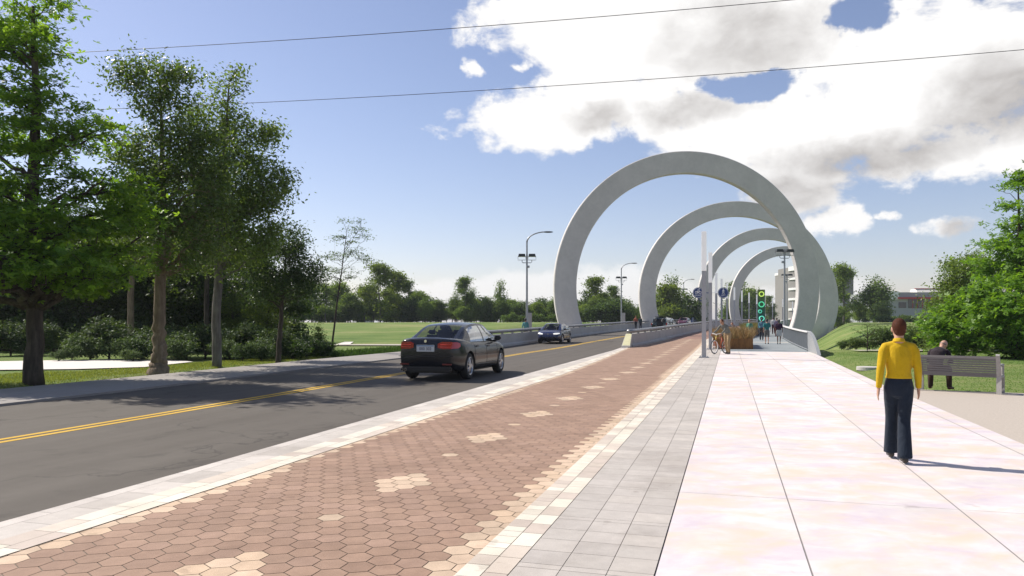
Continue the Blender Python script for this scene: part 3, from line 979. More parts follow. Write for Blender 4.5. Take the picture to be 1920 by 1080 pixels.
# two round blue signs on the second pole
m_sblue = M('sign_blue', (.018, .045, .17), .4, var=.05)
m_swhite = M('sign_white', (.8, .8, .8), .5, var=.03)
X2, Y2, Z2 = pole_pos[1]
def round_sign(px, py, kind, label):
    x, y, z = at(px, py, Y2 - .12)
    r = empty('round_sign', (x, y, z), 0, label, 'sign', 'round blue signs on the second pole')
    mb = MB(); mb.tube([(0, .015, 0), (0, -.015, 0)], .315, 40); mb.build('disc', m_sblue, r)
    mb = MB(); mb.torus((0, -.016, 0), .285, .009, 40, 6, 'y', flat=.4); mb.build('rim', m_swhite, r)
    ic = MB()
    yv = -.02
    if kind == 'bike':
        for cx in (-.105, .105): ic.torus((cx, yv, .015), .072, .012, 22, 6, 'y', flat=.4)
        for a_, b_ in (((-.105, .015), (-.04, .12)), ((-.04, .12), (.06, .11)), ((.06, .11), (.105, .015)), ((-.04, .12), (0, .01)), ((0, .01), (.06, .11)), ((-.105, .015), (0, .01)), ((-.05, .17), (.03, .2)), ((.03, .2), (.07, .13))):
            ic.tube([(a_[0], yv, a_[1]), (b_[0], yv, b_[1])], .012, 6)
        ic.ball((.06, yv, .23), (.028, .008, .028), 12, 6)
    else:
        ic.ball((.0, yv, .225), (.032, .008, .032), 12, 6)
        for pth, rad in (([(0, yv, .185), (-.005, yv, .08)], .028), ([(-.005, yv, .08), (.04, yv, .01), (.05, yv, -.06)], .017), ([(-.005, yv, .08), (-.03, yv, .0), (-.07, yv, -.055)], .017),
                         ([(.0, yv, .17), (.055, yv, .13), (.075, yv, .075)], .013), ([(.0, yv, .17), (-.05, yv, .12), (-.055, yv, .06)], .013)):
            ic.tube(pth, rad, 8)
    ic.build('pictogram', m_swhite, r)
    tx = text_mesh('RIGHT' if kind == 'bike' else 'LEFT', .125, m_swhite, r)
    tx.rotation_euler = (RAD(90), 0, 0); tx.location = (0, -.018, -.15)
    mb = MB()
    sgn = 1 if px < 1332 else -1
    mb.tube([(0, .03, 0), (sgn * (abs(X2 - x)), .1, 0)], .022, 8)
    if kind == 'bike':
        mb.tube([(.0, .02, -.3), (.06, .02, -.40), (.16, .02, -.46), (.3, .02, -.47)], .03, 8)
    mb.build('bracket', m_sblue if kind == 'bike' else m_polew, r)
round_sign(1309, 549, 'bike', 'round blue sign with white bicycle and the word RIGHT')
round_sign(1356, 549, 'ped', 'round blue sign with white walking figure and the word LEFT')

# ------------------------------------------------------------------ flood light masts
m_mast = M('mast_steel', (.33, .34, .35), .45, metal=.5, var=.06)
m_flood = M('flood_housing', (.045, .047, .04), .5, metal=.3, var=.1)
m_lens = M('lamp_lens', (.55, .55, .5), .2, var=.04)
def flood_mast(px, Y, fl_h, arm, label, top=None):
    X = (px - 960) / F * Y
    t, q = tq(X, Y)
    r = empty('flood_mast', (X, Y, float(elev(t)) + .02), 0, label, 'light mast', 'flood light masts along the bridge')
    pole, yoke, fl = MB(), MB(), MB()
    ph = top - .9 if arm else fl_h + .25
    pole.tube([(0, 0, 0), (0, 0, ph * .5), (0, 0, ph)], [.10, .085, .065], 12)
    pole.box(0, 0, .25, .36, .36, .5, bev=.02)
    pole.build('mast', m_mast, r, smooth=True, ang=40)
    if arm:
        a = MB()
        pts = [(0, 0, ph)] + [(1.55 * (1 - math.cos(u)), 0, ph + .85 * math.sin(u)) for u in np.linspace(.2, math.pi / 2, 8)]
        a.tube(pts, [.07] * 3 + [.05] * (len(pts) - 3), 10); a.build('lamp_arm', m_mast, r, smooth=True)
        h = MB(); h.ball((1.75, 0, ph + .84), (.42, .14, .07), 16, 8); h.build('lamp_head', m_flood, r, smooth=True)
    # U-shaped yokes with two floods
    b = fl_h - .50
    yoke.tube([(-.40, 0, b + .23), (-.40, 0, b + .08), (-.32, 0, b), (.32, 0, b), (.40, 0, b + .08), (.40, 0, b + .23)], .03, 8)
    for sgn in (-1, 1):
        cx = sgn * .42
        yoke.tube([(cx - .32, 0, fl_h), (cx - .32, 0, fl_h - .27), (cx + .32, 0, fl_h - .27), (cx + .32, 0, fl_h)], .022, 8)
    yoke.box(.12 if arm else -.14, 0, b - .32, .2, .2, .18)
    yoke.build('yoke', m_mast, r)
    for sgn in (-1, 1):
        f = MB()
        cx = sgn * .42
        x0, x1 = .31, .25
        lo = [(cx - x0, -.24, fl_h), (cx + x0, -.24, fl_h), (cx + x0, .24, fl_h), (cx - x0, .24, fl_h)]
        hi = [(cx - x1, -.2, fl_h + .23), (cx + x1, -.2, fl_h + .23), (cx + x1, .25, fl_h + .23), (cx - x1, .25, fl_h + .23)]
        f.add(lo + hi, [(3, 2, 1, 0), (4, 5, 6, 7), (0, 1, 5, 4), (1, 2, 6, 5), (2, 3, 7, 6), (3, 0, 4, 7)])
        fo = f.build('flood_lamp', m_flood, r)
        g = MB(); g.quad((cx - .28, -.2, fl_h - .004), (cx - .28, .2, fl_h - .004), (cx + .28, .2, fl_h - .004), (cx + .28, -.2, fl_h - .004)); g.build('lens', m_lens, fo)
    return r
flood_mast(988, 61, 6.85, True, 'tall grey mast with curved lamp arm and two floods, left of the nearest ring', 8.95)
flood_mast(1165, 100, 6.9, True, 'curved arm mast with two floods seen inside the nearest ring', 9.0)
flood_mast(1282, 145, 6.9, True, 'farthest curved arm mast, seen inside the second ring', 9.0)
flood_mast(1471, 61, 7.15, False, 'nearer straight mast with two dark floods beside the walkway railing')
flood_mast(1475.5, 101, 7.2, False, 'farther straight mast with two floods right behind the nearer one')
m_cab = M('cabinet_grey', (.36, .34, .33), .6, var=.06)
def cabinet(px, Y, label):
    X = (px - 960) / F * Y; t, q = tq(X, Y)
    r = empty('utility_cabinet', (X, Y, float(elev(t))), -.1, label, 'cabinet', 'grey cabinets by the left masts')
    mb = MB(); mb.box(0, 0, 1.15, .42, .3, 2.2, bev=.02); mb.build('case', m_cab, r)
    mb = MB(); mb.box(0, -.16, 1.2, .34, .02, 1.8, bev=.004); mb.build('door', m_cab, r)
    mb = MB(); mb.box(0, 0, .04, .55, .42, .12); mb.build('plinth', m_conc, r)
cabinet(992.5, 63, 'upright grey cabinet at the foot of the leftmost mast')
cabinet(1169.5, 103, 'upright grey cabinet at the foot of the mast inside the nearest ring')
cabinet(1287, 148, 'small far grey cabinet at the foot of the farthest curved arm mast')

# ------------------------------------------------------------------ lit totem
tX, tY = (1427.5 - 960) / F * 70, 70
t_, q_ = tq(tX, tY); tZ = float(elev(t_))
tot = empty('ring_totem', (tX, tY, tZ + .02), -.2, 'tall green panel with glowing rings standing beyond the planters', 'light totem')
m_tot, nt, p = material('totem_panel')
ob = nt.coord('Object'); sp = nt.new('ShaderNodeSeparateXYZ'); nt.l.new(ob, sp.inputs[0])
hgt = nt.math('DIVIDE', sp.outputs[2], 4.35)
cl = nt.ramp(hgt, [(0.1, (.01, .05, .08)), (.4, (.01, .11, .09)), (.7, (.03, .16, .05)), (1, (.16, .2, .02))])
vz = nt.new('ShaderNodeTexVoronoi'); vz.inputs['Scale'].default_value = 4.5; nt.l.new(ob, vz.inputs[0])
cl = nt.mix(nt.ramp(vz.outputs[0], [(.25, 1), (.32, 0)]), cl, (.02, .03, .03))
nt.l.new(cl, p.inputs['Base Color']); p.inputs['Roughness'].default_value = .35
mb = MB(); mb.box(0, 0, 2.2, .64, .22, 4.3, bev=.015); mb.build('panel', m_tot, tot)
mb = MB(); mb.box(0, 0, .03, .9, .5, .08, bev=.01); mb.build('base', m_dark, tot)
for z, R1, colr, dx in ((3.92, .21, (.75, 1, .18), 0), (2.95, .235, (.14, .8, .42), .0), (2.28, .14, (.1, .6, .4), -.13), (1.62, .21, (.2, .9, .65), .02), (.9, .12, (.1, .5, .5), -.12)):
    mb = MB(); mb.torus((dx, -.14, z), R1, .045, 28, 8, 'y')
    mb.build('light_ring', M('ring_light', colr, .4, var=.02, emit=(colr, 0.4)), tot, smooth=True)

# ------------------------------------------------------------------ planters
m_cort, nt, p = material('weathered_steel')
ob = nt.coord('Object')
nz = nt.noise(nt.mapping(ob, (1, 1, .35)), 5, 7, .68)
nt.l.new(nt.ramp(nz, [(.3, (.13, .055, .015)), (.5, (.24, .105, .028)), (.68, (.36, .17, .05))]), p.inputs['Base Color'])
p.inputs['Roughness'].default_value = .85
nt.l.new(nt.bump(nt.noise(ob, 40, 4), .4, .01), p.inputs['Normal'])
m_soil = M('soil', (.06, .045, .03), .95, var=.3)
m_coping = M('pale_coping', (.62, .57, .5), .6, var=.06)
def planter(name, label, corners, h):
    cx = sum(c[0] for c in corners) / len(corners); cy = sum(c[1] for c in corners) / len(corners)
    zb = min(float(elev(tq(*c)[0])) for c in corners)
    r = empty(name, (cx, cy, zb + .02), 0, label, 'planter', 'rusty planters on the walkway')
    n = len(corners); w = MB()
    o = [Vector((c[0] - cx, c[1] - cy, 0)) for c in corners]
    i_ = [v * (1 - .07 / max(.3, v.length)) for v in o]
    U = lambda v, z: Vector((v.x, v.y, z))
    for k in range(n):
        k2 = (k + 1) % n
        w.quad(U(o[k], 0), U(o[k2], 0), U(o[k2], h), U(o[k], h)); w.quad(U(o[k], h), U(o[k2], h), U(i_[k2], h), U(i_[k], h)); w.quad(U(i_[k2], .1), U(i_[k], .1), U(i_[k], h), U(i_[k2], h))
    w.build('box', m_cort, r)
    s_ = MB(); s_.add([U(v, h - .08) for v in i_], [tuple(range(n))]); s_.build('soil', m_soil, r)
    return r, o, h
p1 = [deck(1337, 655), deck(1412, 655.5), None, None]
A_, B_ = Vector(p1[0]), Vector(p1[1])
hd = heading(47); dv = Vector((math.sin(hd), math.cos(hd), 0))
c1 = [A_, B_, B_ + dv * 7.0, A_ + dv * 7.0]
pl1 = planter('rusty_planter', 'rusty steel planter full of tan grasses beside the cyclist', [(v.x, v.y) for v in c1], .62)
A2, B2 = Vector(deck(1394, 636)), Vector(deck(1421, 627))
c2 = [A2, B2, B2 + dv * 8.0 + Vector((.4, 0, 0)), A2 + dv * 9.0]
pl2 = planter('rusty_planter', 'farther rusty planter set at an angle behind the first', [(v.x, v.y) for v in c2], .75)

# ------------------------------------------------------------------ bench
m_bench = M('grey_slat', (.17, .155, .15), .6, var=.08, scale=3, stretch=(1, 6, 6))
m_bleg = M('cast_concrete_leg', (.36, .34, .32), .8, var=.14, scale=18, bump=.4, bscale=60)
Lp, Rp = Vector(((1719 - 960) / F * 17.6, 17.6, 0)), Vector(((1873 - 960) / F * 16.5, 16.5, 0))
bc = (Lp + Rp) / 2; bl = (Rp - Lp).length; ba = math.atan2(Rp.y - Lp.y, Rp.x - Lp.x)
bench = empty('park_bench', (bc.x, bc.y, .0), ba, 'grey slatted park bench with stone end frames on the gravel, seen from behind', 'bench')
sd = MB(); bk = MB()
for i in range(9):
    z = .40 + i * .052; y = -.02 - i * .016
    bk.box(0, y, z, bl - .06, .022, .043 if i not in (0, 8) else .058, M=Matrix.Rotation(RAD(0), 3, 'X'), bev=.004)
bk.build('backrest', m_bench, bench)
for i in range(7): sd.box(0, .09 + i * .065, .42, bl - .06, .052, .03, bev=.006)
sd.build('seat', m_bench, bench)
for sx_ in (-1, 1):
    lg = MB(); x = sx_ * bl / 2
    lg.tube([(x, .0, -.03), (x, .0, .40), (x, -.06, .62), (x, -.155, .885)], [(.055, .085), (.055, .085), (.055, .07), (.05, .055)], 4, lat=(1, 1, 0))
    lg.tube([(x, .5, -.03), (x, .48, .40)], [(.05, .06), (.05, .06)], 4, lat=(1, 1, 0))
    lg.box(x, .25, .39, .07, .5, .06, bev=.01)
    lg.box(x, .26, .64, .08, .48, .05, bev=.015)
    lg.tube([(x, .46, .42), (x, .46, .64)], .035, 8)
    lg.build('leg', m_bleg, bench, smooth=False)

# flat pale stone on the grass, and overhead wires
mb = MB(); x, y, z = (1628 - 960) / F * 27.2, 27.2, tz(13.1, 27.2)
mb.tube([(0, 0, -.1), (0, 0, .02), (0, 0, .028)], [.40, .40, .385], 28)
so_ = mb.build('stepping_stone', M('pale_stone', (.5, .47, .43), .8, var=.1, bump=.3), loc=(x, y, z))
tag(so_, 'flat round pale stone lying in the lawn beyond the walkway edge', 'stone')
m_wire = M('wire_black', (.015, .015, .016), .5, var=.05)
for pts, h, lab in (([(-700, 131), (150, 98), (560, 73.5), (960, 45), (1480, 0), (2300, -83)], 12.4, 'upper thin black overhead wire crossing the sky'),
                    ([(-500, 222), (470, 193), (850, 173), (1330, 140.5), (1920, 93), (2700, 20)], 11.2, 'lower thin black overhead wire crossing the sky and cloud')):
    P3 = []
    for px, py in pts:
        Y = (h - CH) * F / (HOR - py)
        P3.append(at(px, py, Y))
    # smooth it
    xs = np.array([p_[0] for p_ in P3]); fine = np.linspace(xs[0], xs[-1], 90)
    yy = np.interp(fine, xs, [p_[1] for p_ in P3])
    cf = np.polyfit(xs, [p_[2] for p_ in P3], 3); cy = np.polyfit(xs, [p_[1] for p_ in P3], 3)
    mb = MB(); mb.tube([(x, float(np.polyval(cy, x)), float(np.polyval(cf, x))) for x in fine], .0115, 6)
    tag(mb.build('overhead_wire', m_wire, smooth=True), lab, 'wire')

# ------------------------------------------------------------------ buildings
m_bwall = M('office_wall', (.23, .215, .20), .8, var=.06, scale=.3)
m_bband = M('white_band', (.75, .74, .72), .6, var=.03, scale=.3)
m_bwin = M('dark_window_glass', (.035, .038, .045), .15, var=.2, scale=.5, spec=.6)
m_red = M('red_trim', (.42, .03, .025), .5, var=.05)
def office():
    Y = 262.0; k = Y / F
    x0, x1, x2 = (1497 - 960) * k, (1556 - 960) * k, (1584 - 960) * k
    zb, ht = 1.4, CH + (HOR - 498) * k
    r = empty('office_building', ((x0 + x2) / 2, Y, zb), 0, 'tall grey office block with white floor bands behind the rings', 'building')
    ox, oy, oz = r.location
    w = MB()
    pts = []
    for i in range(9):                       # rounded left corner
        a = math.pi / 2 * i / 8
        pts.append((x0 + 5 - 5 * math.cos(a) - ox, 9 - 9 * math.sin(a) + 0))
    pts = pts + [(x1 - ox, 0), (x1 - ox, 20), (x0 - ox, 20)]
    n = len(pts); h = ht - oz
    w.add([(a, b, 0) for a, b in pts] + [(a, b, h) for a, b in pts], [tuple(range(n, 2 * n))] + [(i, (i + 1) % n, n + (i + 1) % n, n + i) for i in range(n)])
    w.box(x2 - ox - 5, 16, (h - 1.5) / 2, 18, 28, h - 1.5)
    w.build('wall', m_bwall, r)
    for f in range(6):
        bd = MB()
        z = h - .6 - f * 3.7
        pp = [(a * 1.0, b, z) for a, b in pts[:9]]
        pp = [(a - .35, b - .35, z) for a, b, z in pp] + [(-2.0, -.35, z)]
        hh = 1.6 if f == 0 else .8
        for a, b in zip(pp[:-1], pp[1:]):
            bd.quad((a[0], a[1], z - hh / 2), (b[0], b[1], z - hh / 2), (b[0], b[1], z + hh / 2), (a[0], a[1], z + hh / 2))
            bd.quad((a[0], a[1], z + hh / 2), (b[0], b[1], z + hh / 2), (b[0] + .35, b[1] + .35, z + hh / 2), (a[0] + .35, a[1] + .35, z + hh / 2))
            bd.quad((b[0], b[1], z - hh / 2), (a[0], a[1], z - hh / 2), (a[0] + .35, a[1] + .35, z - hh / 2), (b[0] + .35, b[1] + .35, z - hh / 2))
        bd.build('floor_band', m_bband, r)
    for f in range(5):
        z = h - 3.2 - f * 3.7
        for j in range(7):
            mb = MB(); xx = x0 - ox + 6.4 + j * 1.9
            if xx > x1 - ox: break
            mb.box(xx, -.03, z, 1.3, .12, 2.2); mb.build('window', m_bwin, r)
    for z, hh in ((h - 4.2, 4.2), (h - 17.2, 2.6)):
        mb = MB(); mb.box(x2 - ox - 5, 1.95, z, 16.5, .12, hh); mb.build('window', m_bwin, r)
    mb = MB(); mb.box(x2 - ox - 5, 16, h - 1.3, 18.3, 28.3, .9); mb.build('parapet', m_bband, r)
    mb = MB(); mb.box(x1 - ox - 2, 14, h + .9, 4, 8, 1.9); mb.build('roof_box', m_bwall, r)
office()
def low_hall():
    Y = 205.0; k = Y / F
    x0, x1 = (1655 - 960) * k, (1800 - 960) * k
    zb = 1.3; ht = CH + (HOR - 548) * k
    r = empty('low_hall', ((x0 + x1) / 2, Y, zb), 0, 'low pale building with red trim and slanted roof light behind the right hand trees', 'building')
    ox = r.location.x; h = ht - zb
    w = MB(); w.box(0, 10, h / 2, x1 - x0, 20, h); w.build('wall', M('pale_wall', (.34, .35, .36), .7, var=.05, scale=.3), r)
    mb = MB(); mb.box((1672 - 960) * k - ox, 8, h - .9, 3.2, 17.4, 2.2); mb.build('white_block', m_bband, r)
    mb = MB(); mb.box((1745 - 960) * k - ox, -.45, CH + (HOR - 559) * k - zb, 19, 1.0, .5); mb.build('red_canopy', m_red, r)
    for j in range(9):
        mb = MB(); mb.box((1706 - 960) * k - ox + j * 1.35, -.03, CH + (HOR - 569) * k - zb, 1.05, .12, 2.6); mb.build('window', m_bwin, r)
    for j in range(8):
        mb = MB(); mb.box((1706 - 960) * k - ox + .68 + j * 1.35, -.16, CH + (HOR - 569) * k - zb, .12, .12, 2.7); mb.build('red_post', m_red, r)
    mb = MB(); mb.box((1692 - 960) * k - ox, -.04, CH + (HOR - 572) * k - zb, 2.1, .12, 1.6); mb.build('window', m_bwin, r)
    sl_ = MB(); xa, xb = (1724 - 960) * k - ox, (1800 - 960) * k - ox
    z0_, z1_ = CH + (HOR - 557) * k - zb, CH + (HOR - 541) * k - zb
    A = [(xa, .2, z0_), (xb, .2, z0_), (xb, 3.2, z1_), (xa + .8, 3.2, z1_)]; Bk = [(xa, 6, z0_), (xb, 6, z0_), (xb, 6, z1_), (xa + .8, 6, z1_)]
    sl_.add(A + Bk, [(0, 1, 2, 3), (3, 2, 6, 7), (0, 3, 7, 4), (1, 5, 6, 2), (5, 4, 7, 6)])
    sl_.build('roof_light', M('cream_roof', (.70, .66, .58), .6, var=.04, scale=.4), r)
    mb = MB(); mb.box((xa + xb) / 2 + .4, 3.2, z1_ + .1, xb - xa, .3, .22); mb.build('red_ridge', m_red, r)
low_hall()
def far_block(px0, px1, top, Y, name, label, m_w, rows=2):
    k = Y / F; x0, x1 = (px0 - 960) * k, (px1 - 960) * k
    zb = 1.2; h = CH + (HOR - top) * k - zb
    r = empty(name, ((x0 + x1) / 2, Y, zb), 0, label, 'building')
    w = MB(); w.box(0, 6, h / 2, x1 - x0, 12, h); w.build('wall', m_w, r)
    mb = MB(); mb.box(0, 6, h + .15, x1 - x0 + .6, 12.6, .4); mb.build('roof', m_bwall, r)
    n = max(2, int((x1 - x0) / 4))
    for i in range(n):
        for j in range(rows):
            mb = MB(); mb.box(-(x1 - x0) / 2 + (i + .5) * (x1 - x0) / n, -.03, h * (j + .6) / (rows + .1), (x1 - x0) / n * .6, .1, h / rows * .45); mb.build('window', m_bwin, r)
far_block(1436, 1474, 577, 330, 'distant_block', 'far mauve block at the end of the bridge between the thin poles', M('mauve_wall', (.22, .21, .25), .8, var=.06, scale=.3))
far_block(612, 628, 597, 175, 'small_white_shed', 'small white shed glimpsed under the far left treeline', m_bband, 1)
far_block(668, 682, 597, 178, 'small_white_shed', 'second white shed under the far trees, nearer the black sedan', m_bband, 1)
# ------------------------------------------------------------------ vegetation
def bark(name, a, b, c, sc=9):
    m, nt, p = material(name)
    ob = nt.coord('Object')
    v = nt.mapping(ob, (1, 1, .18))
    n1 = nt.noise(v, sc, 6, .65, dist=.3); n2 = nt.noise(ob, 2.2, 4, .6)
    k = nt.math('ADD', nt.math('MULTIPLY', n1, .7), nt.math('MULTIPLY', n2, .3))
    nt.l.new(nt.ramp(k, [(.32, a), (.5, b), (.68, c)]), p.inputs['Base Color'])
    p.inputs['Roughness'].default_value = .9
    p.inputs['Specular IOR Level'].default_value = .2
    nt.l.new(nt.bump(n1, .9, .04), p.inputs['Normal'])
    return m
bk_dark = bark('bark_dark', (.035, .028, .022), (.07, .056, .044), (.12, .10, .08))
bk_tan = bark('bark_tan', (.11, .08, .055), (.20, .15, .105), (.30, .235, .17))
bk_grey = bark('bark_grey', (.08, .07, .06), (.15, .135, .12), (.24, .22, .195))
lf_maple = leaf_material('maple_leaf', .50)
lf_oak = leaf_material('glossy_leaf', .42, rough=.36, spec=.4)
lf_dull = leaf_material('dull_leaf', .42, rough=.55)
lf_far = leaf_material('far_leaf', .42, rough=.7, spec=.15, tint=(1.35, 1.3, 1.35))  # paler tint puts distance haze into the leaf colour
lf_shrub = leaf_material('shrub_leaf', .28, rough=.55, spec=.15)
lf_straw = leaf_material('straw_blade', .3, rough=.7, spec=.1, through=(1.1, 1.0, .8))

def leaf_quads(pos, size, shape, up, r, cols, aspect=.5, out=None):
    """leaf-shaped quads at pos; returns V, F, C"""
    n = len(pos)
    nr = r.normal(size=(n, 3)); nr[:, 2] = np.abs(nr[:, 2]) * 1.0 + up
    if out is not None: nr += out
    nr /= np.linalg.norm(nr, axis=1)[:, None]
    d = r.normal(size=(n, 3)); d -= nr * (d * nr).sum(1)[:, None]; d /= np.linalg.norm(d, axis=1)[:, None]
    b = np.cross(nr, d)
    L = size * r.uniform(.65, 1.3, n)[:, None]
    ci = cols[r.integers(0, len(cols), n)] * r.uniform(.78, 1.22, n)[:, None]
    quads = []
    if shape == 'star':
        for an, ll in ((-1.05, .8), (0, 1.0), (1.05, .8)):
            dd = d * math.cos(an) + b * math.sin(an); bb = -d * math.sin(an) + b * math.cos(an)
            quads.append(np.stack([pos, pos + dd * L * ll * .55 + bb * L * .2, pos + dd * L * ll, pos + dd * L * ll * .55 - bb * L * .2], 1))
        V = np.concatenate(quads); C = np.concatenate([ci] * 3)
    else:
        w = L * aspect * .5
        V = np.stack([pos, pos + d * L * .5 + b * w + nr * L * .06, pos + d * L, pos + d * L * .5 - b * w + nr * L * .06], 1); C = ci
    k = len(V)
    return V.reshape(-1, 3), np.arange(k * 4).reshape(-1, 4), C

def tree_meshes(seed, trunk, crowns, n_limb, n_twig, per, clus, leaf, lmat, bmat, cols, shape='leaf', up=.5, flat=1.0, limb_r=.45, aspect=.5, droop=0.0, flare=0.0, tw_r=.012, shell=.35, limb_up=.25, lo_limb=.25):
    """trunk: [(x,y,z,r)], crowns: [(cx,cy,cz,rx,ry,rz)] in the tree's own metres"""
    r = np.random.default_rng(seed); py = random.Random(seed)
    tb = MB()
    pts = [Vector(t[:3]) for t in trunk]; rad = [t[3] for t in trunk]
    # finer trunk with a little wander
    fp, fr = [], []
    for i in range(len(pts) - 1):
        for j in range(4):
            u = j / 4
            fp.append(pts[i].lerp(pts[i + 1], u) + Vector((py.gauss(0, .12 * rad[i]), py.gauss(0, .12 * rad[i]), 0))); fr.append(rad[i] * (1 - u) + rad[i + 1] * u)
    fp.append(pts[-1]); fr.append(rad[-1])
    if flare:
        for i in range(len(fp)):
            hz = fp[i].z - fp[0].z
            fr[i] *= 1 + flare * math.exp(-max(0, hz - .1) / .55)
    tb.tube(fp, fr, 12)
    H = fp[-1].z
    vol = np.array([c[3] * c[4] * c[5] for c in crowns]) ** .8; vol = vol / vol.sum()
    def on_trunk(z):
        z = max(fp[0].z, min(H, z))
        for i in range(len(fp) - 1):
            if fp[i + 1].z >= z:
                u = (z - fp[i].z) / max(1e-6, fp[i + 1].z - fp[i].z)
                return fp[i].lerp(fp[i + 1], u), fr[i] * (1 - u) + fr[i + 1] * u
        return fp[-1], fr[-1]
    samples, srad = [], []
    for i in range(len(fp)):
        if fp[i].z > H * .5: samples.append(fp[i]); srad.append(fr[i])
    for k in range(n_limb):
        c = crowns[k % len(crowns)] if k < len(crowns) else crowns[int(r.choice(len(crowns), p=vol))]
        d = r.normal(size=3); d /= np.linalg.norm(d)
        tgt = Vector((c[0] + d[0] * c[3] * .72, c[1] + d[1] * c[4] * .72, c[2] + d[2] * c[5] * .72))
        hd_ = math.hypot(tgt.x, tgt.y)
        z0 = max(H * lo_limb, min(H * .97, tgt.z - hd_ * py.uniform(.35, .75)))
        p0, r0 = on_trunk(z0)
        mid = p0.lerp(tgt, .5) + Vector((py.gauss(0, .12), py.gauss(0, .12), limb_up * (tgt - p0).length * py.uniform(.3, 1)))
        path = []
        m = 9
        for i in range(m):
            u = i / (m - 1)
            q = p0 * (1 - u) ** 2 + mid * 2 * u * (1 - u) + tgt * u * u
            if 0 < i: q = q + Vector((py.gauss(0, .03), py.gauss(0, .03), py.gauss(0, .03))) * (tgt - p0).length
            path.append(q)
        rl0 = min(r0 * .8, max(.015, r0 * limb_r * py.uniform(.7, 1.15)))
        rs = [max(.008, rl0 * (1 - .85 * i / (m - 1))) for i in range(m)]
        tb.tube(path, rs, 6)
        for i in range(2, m): samples.append(path[i]); srad.append(rs[i])
    S = np.array([tuple(s) for s in samples])
    Vs, Ps = [], []
    lp, lo_ = [], []
    cidx = r.choice(len(crowns), size=n_twig, p=vol)
    for k in range(n_twig):
        c = crowns[cidx[k]]
        d = r.normal(size=3); d /= np.linalg.norm(d)
        rho = (shell + (1 - shell) * r.random()) ** .6
        e = np.array([c[0] + d[0] * c[3] * rho, c[1] + d[1] * c[4] * rho, c[2] + d[2] * c[5] * rho])
        dist = ((S - e) ** 2).sum(1) + np.where(S[:, 2] > e[2] + .3, 1.5, 0)
        i = int(dist.argmin()); p0 = S[i]
        v = e - p0; Lv = np.linalg.norm(v)
        mid = p0 + v * .5 + np.array([r.normal(0, .08), r.normal(0, .08), .15 - droop]) * Lv
        us = np.linspace(0, 1, 5)
        path = [p0 * (1 - u) ** 2 + mid * 2 * u * (1 - u) + e * u * u for u in us]
        rt = min(srad[i] * .7, tw_r * (1 + Lv))
        tb.tube([tuple(q) for q in path], [rt * (1 - .75 * u) for u in us], 3, cap=False)
        u = r.uniform(.45, 1.04, per)
        base = (p0[None] * ((1 - u) ** 2)[:, None] + mid[None] * (2 * u * (1 - u))[:, None] + e[None] * (u * u)[:, None])
        jit = r.normal(size=(per, 3)) * np.array(clus) * (.45 + .6 * u)[:, None]
        jit[:, 2] *= flat
        lp.append(base + jit)
        o = (base - np.array([c[0], c[1], c[2]])) / np.array([c[3], c[4], c[5]])
        lo_.append(o * .35)
    pos = np.concatenate(lp); out = np.concatenate(lo_)
    V, Fq, C = leaf_quads(pos, leaf, shape, up, r, np.array(cols), aspect, out)
    crown = fast_mesh('crown', V, Fq, lmat, C)
    trunk_me = tb.mesh('trunk', bmat, smooth=True)
    return trunk_me, crown

def plant(name, loc, meshes, label, cat, group=None, rz=0.0, sc=1.0, stem='trunk'):
    r = empty(name, loc, rz, label, cat, group)
    r.scale = (sc, sc, sc) if not hasattr(sc, '__len__') else sc
    put(stem, meshes[0], r)
    put('crown', meshes[1], r)
    return r

def px_crown(Y, X0, lst, depth=1.0, z0=0.0):
    """pixel ellipses (px, py, rx, ry) at distance Y -> crown ellipsoids in metres about (X0, Y)"""
    k = Y / F
    out = []
    for i, (px, py, rx, ry) in enumerate(lst):
        out.append(((px - 960) * k - X0, (((i * 37) % 7) / 6 - .5) * rx * k * .7 * depth, CH + (HOR - py) * k - z0, rx * k, rx * k * depth, ry * k))
    return out

mapleG = [(.11, .215, .022), (.135, .25, .026), (.16, .28, .032), (.09, .18, .02), (.18, .30, .042)]
oakG = [(.11, .17, .042), (.13, .195, .05), (.095, .15, .036), (.15, .215, .06)]
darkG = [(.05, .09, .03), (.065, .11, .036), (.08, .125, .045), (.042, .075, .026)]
midG = [(.075, .125, .036), (.09, .145, .042), (.064, .105, .03), (.10, .155, .05)]
yelG = [(.12, .17, .036), (.14, .19, .045), (.10, .145, .032)]
shrubG = [(.08, .13, .05), (.10, .155, .062), (.068, .11, .042), (.125, .18, .08)]

# near maple on the far left
Y = 20.0; X0 = (62 - 960) / F * Y
cr = px_crown(Y, X0, [(20, 500, 230, 60), (10, 425, 190, 42), (130, 405, 160, 42), (180, 330, 90, 40), (40, 330, 140, 36), (70, 255, 150, 38), (215, 440, 75, 50), (150, 505, 130, 50), (20, 165, 120, 24), (40, 95, 105, 20), (-60, 30, 130, 42), (75, 15, 75, 22), (110, 215, 110, 40), (-140, 300, 160, 200), (95, 80, 55, 25), (190, 245, 40, 16), (230, 365, 55, 22), (170, 535, 90, 25)], .9)
tm = tree_meshes(3, [(0, 0, -.1, .235), (.03, 0, 1.5, .205), (-.02, 0, 4.5, .17), (.1, 0, 7.5, .11), (0, 0, 10.2, .04)], cr, 62, 600, 38, (.30, .30, .085), .165, lf_maple, bk_dark, mapleG, 'star', up=.9, flat=.8, limb_r=.5, limb_up=.06, flare=.18, shell=.25, lo_limb=.2)
plant('maple_tree', (X0, Y, tz(X0, Y)), tm, 'big bright green maple with dark trunk at the far left edge by the pavement', 'tree')

